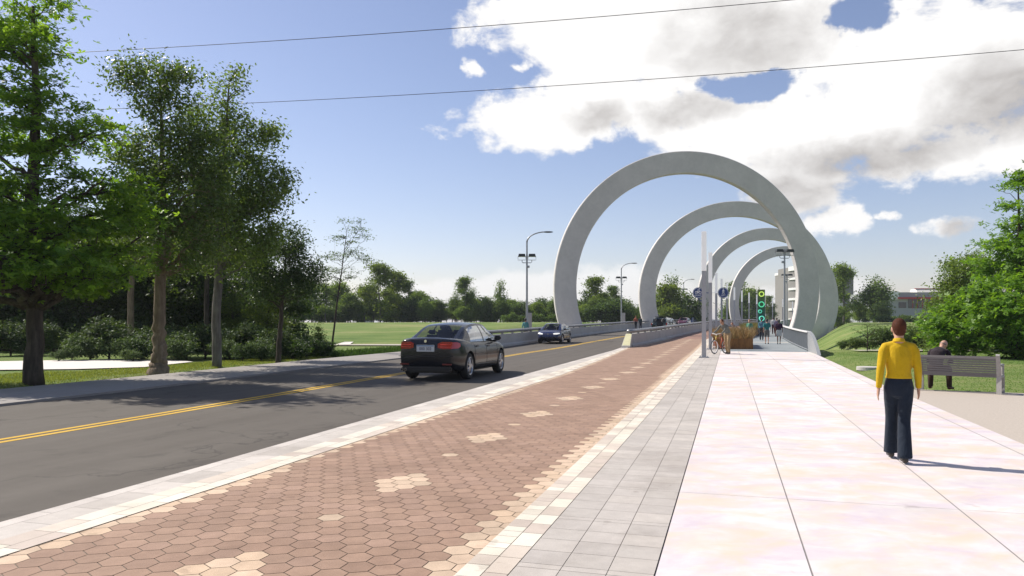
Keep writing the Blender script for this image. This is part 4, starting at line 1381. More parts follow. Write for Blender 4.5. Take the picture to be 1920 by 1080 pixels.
# tall leafy tree with flared tan trunk
Y = 24.1; X0 = (297 - 960) / F * Y
cr = px_crown(Y, X0, [(285, 150, 72, 52), (330, 215, 70, 60), (300, 300, 105, 70), (250, 360, 70, 60), (355, 370, 95, 90), (310, 450, 120, 70), (345, 130, 30, 35), (240, 270, 40, 40), (400, 290, 60, 60)], .9)
tm = tree_meshes(5, [(0, 0, -.1, .36), (.005, 0, .12, .315), (.01, 0, .3, .27), (.015, 0, .6, .228), (.02, 0, 1.0, .205), (.03, 0, 1.7, .188), (.05, 0, 3.2, .165), (.15, 0, 5.5, .12), (.1, 0, 8.3, .05), (0, 0, 9.9, .015)], cr, 38, 660, 42, (.24, .24, .18), .13, lf_oak, bk_tan, oakG, up=.35, flare=0, limb_r=.45, limb_up=.12, lo_limb=.32)
plant('tall_leafy_tree', (X0, Y, tz(X0, Y)), tm, 'tall dark green tree on a tan trunk that flares at the ground', 'tree')

# slightly taller tree just behind it
Y = 27.4; X0 = (405 - 960) / F * Y
cr = px_crown(Y, X0, [(430, 165, 42, 58), (395, 240, 60, 60), (455, 265, 72, 60), (440, 340, 95, 70), (500, 345, 62, 45), (425, 440, 110, 75), (505, 250, 30, 18), (370, 330, 60, 70), (490, 420, 55, 55), (545, 350, 24, 20)], .9)
tm = tree_meshes(8, [(0, 0, -.1, .18), (.02, 0, 1.5, .165), (.1, 0, 4.5, .14), (.3, 0, 7.5, .09), (.5, 0, 10.6, .02)], cr, 38, 660, 40, (.25, .25, .18), .14, lf_dull, bk_grey, [tuple(np.array(c) * 1.1) for c in oakG], up=.35, limb_r=.42, limb_up=.12, lo_limb=.3)
plant('tall_leafy_tree', (X0, Y, tz(X0, Y)), tm, 'tall green tree on a straight grey trunk, top leaning toward the road', 'tree')

# round dark tree
Y = 30.4; X0 = (520 - 960) / F * Y
cr = px_crown(Y, X0, [(540, 445, 48, 38), (520, 490, 70, 45), (565, 495, 45, 40), (490, 525, 50, 40), (590, 525, 34, 26), (535, 535, 60, 30), (470, 480, 40, 40)], .95)
tm = tree_meshes(9, [(0, 0, -.1, .115), (.08, 0, .9, .10), (.16, 0, 1.9, .085), (.25, 0, 3.2, .05), (.35, 0, 4.7, .015)], cr, 30, 330, 46, (.20, .20, .16), .115, lf_oak, bk_dark, darkG, up=.3, limb_r=.55, limb_up=.1, lo_limb=.38)
plant('round_tree', (X0, Y, tz(X0, Y)), tm, 'small dark tree with dense round crown and thin leaning trunk', 'tree')

# slender sparse tree
Y = 38.9; X0 = (621 - 960) / F * Y
cr = px_crown(Y, X0, [(660, 412, 28, 8), (668, 430, 26, 8), (645, 448, 34, 8), (690, 444, 18, 5), (630, 480, 30, 10), (672, 478, 34, 12), (690, 492, 26, 10), (640, 515, 40, 14), (598, 540, 18, 8), (690, 520, 22, 7), (615, 505, 22, 8)], .9)
tm = tree_meshes(10, [(0, 0, -.1, .06), (.1, 0, .9, .052), (.28, 0, 2.4, .045), (.55, 0, 4.4, .03), (.85, 0, 6.6, .01)], cr, 22, 170, 16, (.2, .2, .05), .10, lf_dull, bk_dark, midG, up=1.0, flat=.6, limb_r=.5, limb_up=-.05, tw_r=.006, lo_limb=.35)
plant('slender_tree', (X0, Y, tz(X0, Y)), tm, 'slender sparse young tree with airy flat sprays left of the black sedan', 'tree')

# ---- wood behind the near trees: shared kinds
def kind(seed, h, r, lmat, bmat, cols, n=170, per=34, leaf=.2, clear=.25, shape='round', tw=.012):
    cr = []
    py = random.Random(seed)
    if shape == 'round':
        for i in range(9):
            a = py.uniform(0, 6.28); rr_ = py.uniform(0, .55) * r; z = h * (clear + (1 - clear) * py.uniform(.22, .85))
            cr.append((rr_ * math.cos(a), rr_ * math.sin(a), z, r * py.uniform(.42, .62), r * py.uniform(.42, .62), h * py.uniform(.10, .17)))
        cr.append((0, 0, h * .88, r * .38, r * .38, h * .12))
    elif shape == 'airy':
        for i in range(10):
            a = py.uniform(0, 6.28); z = h * (clear + (1 - clear) * (i + .5) / 10); rr_ = py.uniform(.3, .85) * r * (1.15 - .7 * z / h)
            cr.append((rr_ * math.cos(a), rr_ * math.sin(a), z, r * py.uniform(.3, .5), r * py.uniform(.3, .5), h * py.uniform(.035, .06)))
        cr.append((0, 0, h * .95, r * .25, r * .25, h * .05))
    else:   # tiered conifer like
        for i in range(11):
            u = (i + .5) / 11; z = h * (clear + (1 - clear) * u); w = r * (1.05 - .85 * u) * py.uniform(.75, 1.15)
            for k in range(3):
                a = i * 2.4 + k * 2.1
                cr.append((w * .55 * math.cos(a), w * .55 * math.sin(a), z, w * .5, w * .5, h * .022))
    tr = [(0, 0, -.3, h * .018), (0, 0, h * .3, h * .014), (py.gauss(0, .02 * h), py.gauss(0, .02 * h), h * .65, h * .009), (0, 0, h * .96, h * .002)]
    return tree_meshes(seed, tr, cr, 20, n, per, (leaf * 1.5, leaf * 1.5, leaf * .9), leaf, lmat, bmat, cols, up=.4, limb_up=.08 if shape != 'tier' else -.05, lo_limb=clear, tw_r=tw)

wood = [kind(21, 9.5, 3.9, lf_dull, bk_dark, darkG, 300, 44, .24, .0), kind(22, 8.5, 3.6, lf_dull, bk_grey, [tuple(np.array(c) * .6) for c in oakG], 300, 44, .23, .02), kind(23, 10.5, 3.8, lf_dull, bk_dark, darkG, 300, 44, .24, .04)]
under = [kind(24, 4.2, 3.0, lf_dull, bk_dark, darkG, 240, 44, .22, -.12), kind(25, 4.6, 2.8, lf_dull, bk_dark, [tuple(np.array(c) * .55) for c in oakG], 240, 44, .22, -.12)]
k = 0
wood_lab = 'dark shaded tree of the small wood behind the shrubs on the left'
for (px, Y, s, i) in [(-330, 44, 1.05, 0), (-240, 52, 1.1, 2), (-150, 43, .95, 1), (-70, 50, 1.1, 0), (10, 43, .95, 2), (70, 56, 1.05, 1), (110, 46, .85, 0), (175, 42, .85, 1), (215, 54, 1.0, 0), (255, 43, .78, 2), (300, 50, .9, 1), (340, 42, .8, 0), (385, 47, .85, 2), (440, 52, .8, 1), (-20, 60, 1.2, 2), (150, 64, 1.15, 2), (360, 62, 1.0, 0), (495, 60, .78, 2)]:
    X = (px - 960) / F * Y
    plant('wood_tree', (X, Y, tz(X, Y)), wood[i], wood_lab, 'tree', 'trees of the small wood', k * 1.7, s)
    k += 1
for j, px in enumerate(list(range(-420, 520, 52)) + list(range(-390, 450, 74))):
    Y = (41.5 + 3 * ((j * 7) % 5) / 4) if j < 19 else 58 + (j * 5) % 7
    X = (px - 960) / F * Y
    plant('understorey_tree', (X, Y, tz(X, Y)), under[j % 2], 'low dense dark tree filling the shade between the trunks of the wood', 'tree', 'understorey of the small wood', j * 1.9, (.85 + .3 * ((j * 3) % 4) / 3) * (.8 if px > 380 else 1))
# bare-stemmed trunks that show in the wood
for px, Y, rr_, bm_, lab in ((246, 37, .17, bk_tan, 'tall tan trunked tree in the shade behind the flared trunk'), (387, 38, .14, bk_dark, 'dark thin trunked tree standing just behind the grey trunk')):
    X = (px - 960) / F * Y
    tmw = tree_meshes(31 + px, [(0, 0, -.2, rr_), (0, 0, 3, rr_ * .85), (.1, 0, 6, rr_ * .6), (.1, 0, 8, rr_ * .2)], [(0, 0, 6.2, 2.2, 2.2, 1.6), (.8, 0, 5, 1.6, 1.6, 1.0), (-.9, .3, 5.2, 1.6, 1.6, 1.1)], 16, 170, 36, (.3, .3, .2), .17, lf_dull, bm_, oakG, lo_limb=.45)
    plant('wood_tree', (X, Y, tz(X, Y)), tmw, lab, 'tree')
# yellow green small tree right of the wood
tmy = kind(41, 4.6, 1.9, lf_dull, bk_dark, yelG, 190, 36, .13, .08)
for px, Y, s, lab in ((500, 38.5, .95, 'small yellow green tree behind the shrubs, left of the thin leaning trunk'), (440, 40, .8, 'second yellow green tree in the wood edge, lower and further left')):
    X = (px - 960) / F * Y
    plant('young_tree', (X, Y, tz(X, Y)), tmy, lab, 'tree', None, px, s)

# ---- shrubs
def shrub_mesh(seed, rx, rz_, n, per, leaf, lmat, cols):
    py = random.Random(seed)
    cr = [(py.uniform(-.6, .6) * rx, py.uniform(-.5, .5) * rx, rz_ * py.uniform(.35, .75), rx * py.uniform(.4, .6), rx * py.uniform(.4, .6), rz_ * py.uniform(.28, .42)) for _ in range(7)]
    return tree_meshes(seed, [(0, 0, -.1, .05), (0, 0, .2, .04), (.05, 0, rz_ * .5, .015)], cr, 12, n, per, (leaf * 1.1, leaf * 1.1, leaf * .8), leaf, lmat, bk_dark, cols, up=.55, limb_r=.6, lo_limb=.1, aspect=.42)
sh = [shrub_mesh(51, 1.15, 1.25, 170, 30, .13, lf_shrub, shrubG), shrub_mesh(52, .95, 1.1, 140, 30, .12, lf_shrub, shrubG), shrub_mesh(53, 1.3, 1.5, 180, 30, .14, lf_shrub, [tuple(np.array(c) * .8) for c in shrubG])]
sh_lab = 'rounded glossy green shrub in the row along the edge of the wood'
spots = [(135, 31.5, .55, 1), (170, 32.5, .95, 0), (205, 33.2, 1.15, 2), (235, 32, .8, 1), (265, 32.2, .85, 0), (250, 31, .45, 1), (300, 33.5, .95, 2), (335, 32, .85, 0), (350, 33, 1.0, 1), (385, 34, 1.0, 2), (420, 32.5, .75, 1), (430, 34, .95, 0), (455, 31.6, .62, 1), (490, 31.8, .68, 0), (470, 34, 1.0, 2), (520, 33.5, .85, 2), (110, 31, .4, 1), (-60, 34, .9, 0), (20, 36, 1.0, 2), (75, 36, 1.0, 2), (-140, 34, 1.0, 2)]
for i, (px, Y, s, kk) in enumerate(spots):
    X = (px - 960) / F * Y
    lab = sh_lab
    plant('shrub', (X, Y, tz(X, Y)), sh[kk], lab, 'shrub', 'shrubs along the edge of the wood', i * 2.1, s, 'stem')
sh2 = [shrub_mesh(54, .9, .9, 120, 30, .11, lf_dull, [(.035, .07, .02), (.05, .09, .025), (.06, .11, .03)])]
for i, (px, Y, s, lab) in enumerate([(548, 33, .9, 'low dark shrub just right of the thin leaning trunk'), (575, 34.5, 1.0, 'low dark shrub between the leaning trunk and the little conifer'), (612, 36, .8, 'low shrub at the foot of the slender sparse tree'), (535, 36, 1.1, 'shrub behind the thin leaning trunk')]):
    X = (px - 960) / F * Y
    plant('shrub', (X, Y, tz(X, Y)), sh2[0], lab, 'shrub', None, i * 1.3, s, 'stem')
Y = 36.5; X = (598 - 960) / F * Y
plant('young_conifer', (X, Y, tz(X, Y)), kind(57, 1.65, .62, lf_dull, bk_dark, midG, 150, 26, .07, .02, 'tier', .006), 'little feathery conifer among low shrubs before the far lawn', 'tree')

# low ground cover and rough grass beside the pavement: a mass nobody could count
def tufts(name, pts, h, cols, lmat, seed, wdt=.02, label=None, lean_=.28):
    r = np.random.default_rng(seed)
    pts = np.array(pts); n = len(pts)
    a = r.uniform(0, 6.28, n); hh = h * r.uniform(.5, 1.25, n); lean = r.normal(0, lean_, (n, 2)) * hh[:, None]
    d = np.stack([np.cos(a), np.sin(a), 0 * a], 1) * (wdt * r.uniform(.6, 1.4, n))[:, None]
    up_ = np.stack([lean[:, 0], lean[:, 1], hh], 1)
    V = np.stack([pts - d, pts + d, pts + up_ * .62 + d * .6 + np.stack([lean[:, 0] * .0, lean[:, 1] * .0, 0 * a], 1), pts + up_], 1).reshape(-1, 3)
    C = np.array(cols)[r.integers(0, len(cols), n)] * r.uniform(.75, 1.25, n)[:, None]
    o = put(name, fast_mesh(name, V, np.arange(n * 4).reshape(-1, 4), lmat, C))
    return tag(o, label, None, None, 'stuff')
pts = []
for _ in range(26000):
    px = rng.uniform(515, 760); u = rng.random()
    t = rng.uniform(30, 50)
    q = q_side_l(t) - .1 - abs(rng.gauss(0, 1.1))
    x, y, z = P(t, q); pts.append((x, y, tz(x, y)))
tufts('ground_cover', pts, .22, [(.035, .075, .018), (.05, .10, .025), (.07, .13, .03)], lf_dull, 5, .03)
pts = []
for _ in range(60000):                                     # lawn strip by the left pavement
    t = 12 + 22 * rng.random(); q = q_side_l(t) - .02 - 5.5 * rng.random() ** 1.2
    x, y, z = P(t, q)
    if x > -24 and not (y > 24.5 and q < q_side_l(t) - 4.2): pts.append((x, y, tz(x, y)))
lawnC = [(.16, .20, .05), (.18, .22, .055), (.14, .185, .045), (.21, .23, .07)]
tufts('verge_grass', pts, .04, lawnC, lf_dull, 6, .012)
pts = []
for _ in range(70000):                                     # lawn on the right
    y = 16.8 + 24 * rng.random() ** 1.3; x = rng.uniform(6.5, 34)
    t, q = (y * .92 + x * .27 * .95, 0)
    t, q = tq(x, y) if x < y * .42 + 3 else (t, 9)
    if q > 3.85 and not (y < 18.4 - (x - 8.9) * .54): pts.append((x, y, tz(x, y)))
tufts('lawn_grass', pts, .018, [(.12, .22, .045), (.14, .25, .05), (.16, .27, .06), (.11, .20, .04)], lf_dull, 7, .012)

# ---- right hand trees
Y = 35.0; X0 = (1905 - 960) / F * Y
cr = px_crown(Y, X0, [(1900, 560, 140, 60), (1850, 600, 120, 50), (1800, 630, 70, 30), (1910, 480, 80, 50), (1880, 645, 130, 32), (1890, 415, 55, 18), (1900, 350, 45, 14), (1915, 330, 30, 14), (1870, 380, 30, 9), (1905, 445, 60, 18), (1990, 520, 120, 120), (1830, 560, 60, 30), (1960, 400, 70, 60), (1780, 600, 40, 25)], .95)
tm = tree_meshes(61, [(0, 0, -.1, .2), (0, 0, 1.2, .18), (.1, 0, 3.5, .13), (.15, 0, 6, .07), (.1, 0, 8.4, .02)], cr, 44, 560, 44, (.32, .32, .15), .20, lf_maple, bk_dark, [tuple(np.array(c) * np.array([1.15, 1.15, 1.1])) for c in mapleG], 'star', up=.9, flat=.8, limb_up=.08, lo_limb=.12, shell=.2)
plant('maple_tree', (X0, Y, tz(X0, Y)), tm, 'bright green maple at the right edge behind the bench', 'tree')
Y = 43.0; X0 = (1790 - 960) / F * Y
cr = px_crown(Y, X0, [(1808, 508, 50, 28), (1785, 545, 34, 24), (1805, 560, 62, 40), (1780, 600, 50, 35), (1830, 600, 60, 40), (1745, 632, 30, 20), (1840, 500, 50, 22), (1780, 635, 80, 28)], .95)
tm = tree_meshes(62, [(0, 0, -.3, .14), (0, 0, 1.5, .12), (0, 0, 3.2, .07), (0, 0, 4.7, .02)], cr, 32, 560, 56, (.28, .28, .22), .16, lf_oak, bk_dark, [tuple(np.array(c) * 1.05) for c in oakG], up=.35, lo_limb=.08)
plant('bushy_tree', (X0, Y, tz(X0, Y)), tm, 'dark bushy tree left of the bright maple, behind the seated person', 'tree')
Y = 41.5; X0 = (1626 - 960) / F * Y
cr = px_crown(Y, X0, [(1626, 608, 20, 5), (1606, 620, 16, 4), (1645, 617, 18, 5), (1605, 634, 18, 4), (1648, 630, 18, 5)], .9)
tm = tree_meshes(63, [(0, 0, -.2, .03), (.02, 0, .7, .025), (0, 0, 1.5, .01)], cr, 10, 60, 12, (.14, .14, .03), .08, lf_dull, bk_dark, midG, up=1, flat=.5, tw_r=.006)
plant('sapling', (X0, Y, tz(X0, Y)), tm, 'thin dark sapling on the lawn left of the person in yellow', 'tree')
shr = shrub_mesh(58, 1.0, 1.15, 130, 24, .11, lf_dull, midG)
for i, (px, Y, s, kk, lab) in enumerate([(1655, 43.5, 1.15, 0, 'bushy shrub just left of the head in front of the far lawn'), (1700, 44, 1.2, 2, 'tall shrub behind the right shoulder of the person in yellow'), (1735, 43.5, .9, 1, 'shrub above the left end of the bench'), (1605, 44.5, .62, 1, 'low shrub at the foot of the bank beside the rings'), (1578, 45, .5, 0, 'low clipped shrub nearest the foot of the rings'), (1630, 44.8, .6, 2, 'low shrub behind the thin dark sapling')]):
    X = (px - 960) / F * Y
    plant('shrub', (X, Y, tz(X, Y)), shr, lab, 'shrub', None, i * 1.9, s * 1.1, 'stem')

# ---- far trees: eight kinds, each tree its own object
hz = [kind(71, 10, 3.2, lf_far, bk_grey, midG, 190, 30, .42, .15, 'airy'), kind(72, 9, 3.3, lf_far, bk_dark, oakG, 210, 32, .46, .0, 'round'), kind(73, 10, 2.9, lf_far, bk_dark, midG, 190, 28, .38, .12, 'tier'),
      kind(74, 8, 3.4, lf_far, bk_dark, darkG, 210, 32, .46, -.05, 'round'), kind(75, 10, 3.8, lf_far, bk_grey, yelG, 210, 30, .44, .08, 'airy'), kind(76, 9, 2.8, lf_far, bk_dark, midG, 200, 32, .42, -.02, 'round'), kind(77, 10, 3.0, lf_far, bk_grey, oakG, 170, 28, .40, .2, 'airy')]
klab = ['airy mid green', 'rounded dark green', 'tiered open', 'broad very dark', 'pale loose', 'upright leafy', 'thin open']
far = [  # px, top, Y, kind, where
    (560, 520, 118, 3, 'left of the slender sparse tree'), (585, 512, 124, 2, 'just left of the slender sparse tree'), (652, 548, 128, 1, 'right behind the slender sparse tree'), (683, 540, 130, 0, 'between the slender tree and the tallest far tree'),
    (713, 498, 126, 4, 'tallest of the far trees above the left lawn'), (735, 535, 134, 6, 'just right of the tallest far tree'), (766, 528, 132, 0, 'above the rear window of the black sedan'), (797, 556, 122, 5, 'full crown above the roof of the black sedan'),
    (872, 522, 126, 0, 'right of the black sedan, tallest before the first mast'), (893, 560, 130, 1, 'low crown right of that taller tree'), (938, 527, 126, 2, 'feathery tree left of the first mast'), (962, 572, 130, 5, 'short crown left of the first mast'),
    (1010, 566, 126, 1, 'between the first mast and the nearest ring'), (1112, 522, 130, 4, 'tall tree seen through the nearest ring, left of its mast'), (1133, 548, 134, 1, 'dark tree seen through the nearest ring beside its mast'), (1178, 560, 132, 5, 'right of the mast inside the nearest ring'),
    (1232, 542, 138, 5, 'left tree seen through the second ring'), (1263, 520, 138, 2, 'tall tree seen through the second ring'), (1300, 566, 142, 5, 'small tree beside the bicycle sign'),
    (1385, 530, 205, 0, 'behind the tall poles left of the totem'), (1412, 540, 210, 1, 'just left of the glowing totem'), (1372, 548, 190, 5, 'between the poles and the walking sign'), (1443, 556, 215, 0, 'right of the glowing totem'),
    (1582, 500, 152, 6, 'tall thin tree right of the rings'), (1640, 517, 150, 5, 'full tree left above the person in yellow'), (1612, 566, 156, 1, 'low crown right of the rings under the thin tree'), (1655, 566, 146, 3, 'crown between the full tree and the low hall'), (1570, 575, 150, 1, 'low crown hugging the outer ring edge'),
    (610, 535, 122, 6, 'thin crown behind the trunk of the slender tree'), (635, 528, 132, 1, 'dark crown right of the slender tree trunk'), (700, 525, 133, 2, 'layered crown against the left flank of the tallest far tree'), (745, 512, 130, 4, 'tall loose crown touching the right of the tallest far tree'), (782, 545, 126, 1, 'dark rounded crown between the car roof and the tall trees'),
    (822, 562, 128, 3, 'broad low crown above the sedan front window'), (856, 548, 130, 5, 'leafy crown just left of the tall tree before the first mast'), (884, 540, 133, 2, 'layered crown joined to the right of that tall tree'), (912, 558, 125, 3, 'dark broad crown between the tall trees left of the mast'), (1040, 556, 128, 5, 'leafy crown touching the left leg of the nearest ring'), (1098, 545, 132, 3, 'dark crown just inside the left leg of the nearest ring'),
    (1150, 538, 136, 0, 'airy crown left of the mast inside the nearest ring'), (1246, 536, 136, 4, 'loose crown between the two trees in the second ring'), (1280, 548, 142, 3, 'broad dark crown by the farthest mast')]
for i, (px, top, Y, kk, where) in enumerate(far):
    X = (px - 960) / F * Y; zb = tz(X, Y)
    h0 = (10, 9, 10, 8, 10, 9, 10)[kk]
    s = (CH + (HOR - top) * Y / F - zb) / h0
    wide = 1.25 if kk in (5, 1) and px > 1600 else 1.0
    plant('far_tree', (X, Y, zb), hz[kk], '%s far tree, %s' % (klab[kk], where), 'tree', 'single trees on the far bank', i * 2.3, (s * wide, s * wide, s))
# fill of the treeline
r_ = random.Random(5)
i = 0
fill = [(x, r_.uniform(556, 582), r_.uniform(124, 140)) for x in np.arange(470, 1360, 14)] + [(x, r_.uniform(560, 580), r_.uniform(142, 170)) for x in np.arange(470, 1360, 17)] + [(x, r_.uniform(558, 580), r_.uniform(215, 260)) for x in np.arange(1362, 1470, 11)] + [(x, r_.uniform(566, 586), r_.uniform(155, 185)) for x in np.arange(1555, 1672, 17)] + [(x, r_.uniform(540, 575), r_.uniform(90, 130)) for x in np.arange(-60, 470, 34)]
for px, top, Y in fill:
    px += r_.uniform(-6, 6)
    X = (px - 960) / F * Y
    t_, q_ = tq(X, Y)
    if -22 < q_ < 9: continue
    zb = tz(X, Y); kk = r_.choice([1, 3, 5, 1, 3, 5, 3])
    s = (CH + (HOR - top) * Y / F - zb) / (10, 9, 10, 8, 10, 9, 10)[kk]
    if px > 1555 and 575 > top: top += 10
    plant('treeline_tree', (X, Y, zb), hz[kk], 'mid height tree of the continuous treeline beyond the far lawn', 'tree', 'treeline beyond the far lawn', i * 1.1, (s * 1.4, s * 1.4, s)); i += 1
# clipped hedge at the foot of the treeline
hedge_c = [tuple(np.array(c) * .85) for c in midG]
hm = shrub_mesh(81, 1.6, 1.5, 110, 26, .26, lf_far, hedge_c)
for j, (pa, pb, Y, lab) in enumerate([(940, 1045, 118, 'long low hedge under the far trees beside the first mast'), (1640, 1735, 138, 'long low hedge at the top of the right hand bank')]):
    nn = int((pb - pa) / F * Y / 1.5)
    r = empty('hedge', ((pa + pb - 1920) / 2 / F * Y, Y, 0), 0, lab, 'hedge')
    hv, hf, hc = [], [], []
    nr_ = np.random.default_rng(90 + j)
    N = nn * 900
    u = nr_.random(N); x = (pa - 960 + u * (pb - pa)) / F * Y - r.location.x
    y = nr_.normal(0, .55, N); hgt = nr_.random(N) ** .7 * (1.15 + .25 * np.sin(x * 1.7) + .15 * np.sin(x * 4.1))
    zb = np.array([tz(xx + r.location.x, Y) for xx in np.linspace(x.min(), x.max(), 40)])
    z = hgt + np.interp(x, np.linspace(x.min(), x.max(), 40), zb)
    V, Fq, C = leaf_quads(np.stack([x, y, z], 1), .26, 'leaf', .5, nr_, np.array(hedge_c), .55)
    put('foliage', fast_mesh('foliage', V, Fq, lf_far, C), r)

# ---- planter grasses
tanC = [(.30, .19, .09), (.38, .26, .13), (.24, .15, .075), (.19, .16, .065), (.42, .31, .17), (.15, .12, .05)]
olvC = [(.20, .19, .05), (.26, .23, .07), (.16, .17, .045), (.30, .22, .09)]
def planter_fill(pl, n, h, cols, seed, name, label, wdt=.014):
    r, o, hh = pl
    r_ = np.random.default_rng(seed)
    tri = [(o[0], o[1], o[2]), (o[0], o[2], o[3])]
    out = []
    for k_ in range(n):
        a, b, c = tri[k_ % 2]
        u, v = r_.random(2)
        if u + v > 1: u, v = 1 - u, 1 - v
        p_ = a + (b - a) * u + (c - a) * v
        nz_ = .5 + .5 * math.sin(p_.x * 3.1 + p_.y * 1.7) * math.cos(p_.y * 2.3 - p_.x)
        if r_.random() > .35 + .65 * nz_: continue
        out.append(tuple(p_ * .94 + Vector(r.location) + Vector((0, 0, hh - .14 - .22 * (1 - nz_) * r_.random()))))
    ob_ = tufts(name, out, h, cols, lf_straw, seed, wdt, None, .42)
    return ob_
planter_fill(pl1, 6500, .80, tanC, 15, 'planter_grass', None)
planter_fill(pl2, 6500, .72, olvC, 16, 'planter_grass', None)
sm = shrub_mesh(85, .34, .38, 60, 24, .06, lf_dull, [(.03, .06, .035), (.04, .075, .045)])
loc = deck(1402, 653); plant('planter_shrub', (loc[0] - .15, loc[1] + .75, loc[2] + .62), sm, 'small blue green shrub in the near corner of the first planter', 'shrub', None, 0, 1.15, 'stem')
# ------------------------------------------------------------------ people
def lerp3(a, b, u): return tuple(a[i] + (b[i] - a[i]) * u for i in range(3))
def remeshed(mb, name, mat, parent, vox, smooth=3):
    o = mb.build(name, mat, parent)
    md = o.modifiers.new('r', 'REMESH'); md.mode = 'VOXEL'; md.voxel_size = vox; md.use_smooth_shade = True
    if smooth:
        s = o.modifiers.new('s', 'SMOOTH'); s.factor = .5; s.iterations = smooth
    apply_mods(o)
    o.data.polygons.foreach_set("use_smooth", [True] * len(o.data.polygons))
    return o

STAND = dict(pelvis=(0, 0, .95), waist=(0, .0, 1.09), chest=(0, .005, 1.28), top=(0, -.005, 1.41), neck=(0, -.015, 1.475), head=(0, .015, 1.625),
             shL=(-.165, -.01, 1.415), elL=(-.215, -.035, 1.14), wrL=(-.235, .02, .90), shR=(.165, -.01, 1.415), elR=(.215, -.035, 1.14), wrR=(.235, .02, .90),
             hipL=(-.088, 0, .92), knL=(-.095, .02, .50), anL=(-.095, -.02, .085), hipR=(.088, 0, .92), knR=(.095, .02, .50), anR=(.095, -.02, .085))
def stride(a, arm=.5, lift=True):
    """walking pose: left leg forward by a (metres), right leg back"""
    d = dict(STAND)
    d['knL'] = (-.09, .06 + a * .55, .51); d['anL'] = (-.085, a * .8, .09)
    d['knR'] = (.09, -.02 + .0 * a, .49); d['anR'] = (.085, -a * .9, .13 if lift else .09)
    d['elL'] = (-.22, -.06 - a * arm * .5, 1.15); d['wrL'] = (-.235, -a * arm * .9, .91)
    d['elR'] = (.22, -.02 + a * arm * .4, 1.14); d['wrR'] = (.235, .06 + a * arm, .92)
    return d

skin_l = M('skin_light', (.50, .29, .20), .55, var=.05, scale=8, spec=.35)
skin_m = M('skin_tan', (.36, .19, .12), .55, var=.05, scale=8, spec=.35)
skin_d = M('skin_brown', (.17, .085, .055), .55, var=.05, scale=8, spec=.35)
m_eye = M('eye_dark', (.03, .02, .015), .2, var=.02)
def cloth(name, c, rough=.85, var=.10):
    m = M(name, c, rough, var=var, scale=7, bump=.25, bscale=160, sheen=.1, spec=.2)
    nt = Nodes(m.node_tree); p = [x for x in nt.n if x.type == 'BSDF_PRINCIPLED'][0]
    fold = nt.noise(nt.mapping(nt.coord('Object'), (1, 1, .55)), 9, 3, .5, dist=1.2)
    b2 = nt.new('ShaderNodeBump'); b2.inputs['Strength'].default_value = .55; b2.inputs['Distance'].default_value = .03
    nt.l.new(fold, b2.inputs['Height'])
    old = p.inputs['Normal'].links[0].from_socket
    nt.l.new(old, b2.inputs['Normal']); nt.l.new(b2.outputs[0], p.inputs['Normal'])
    return m

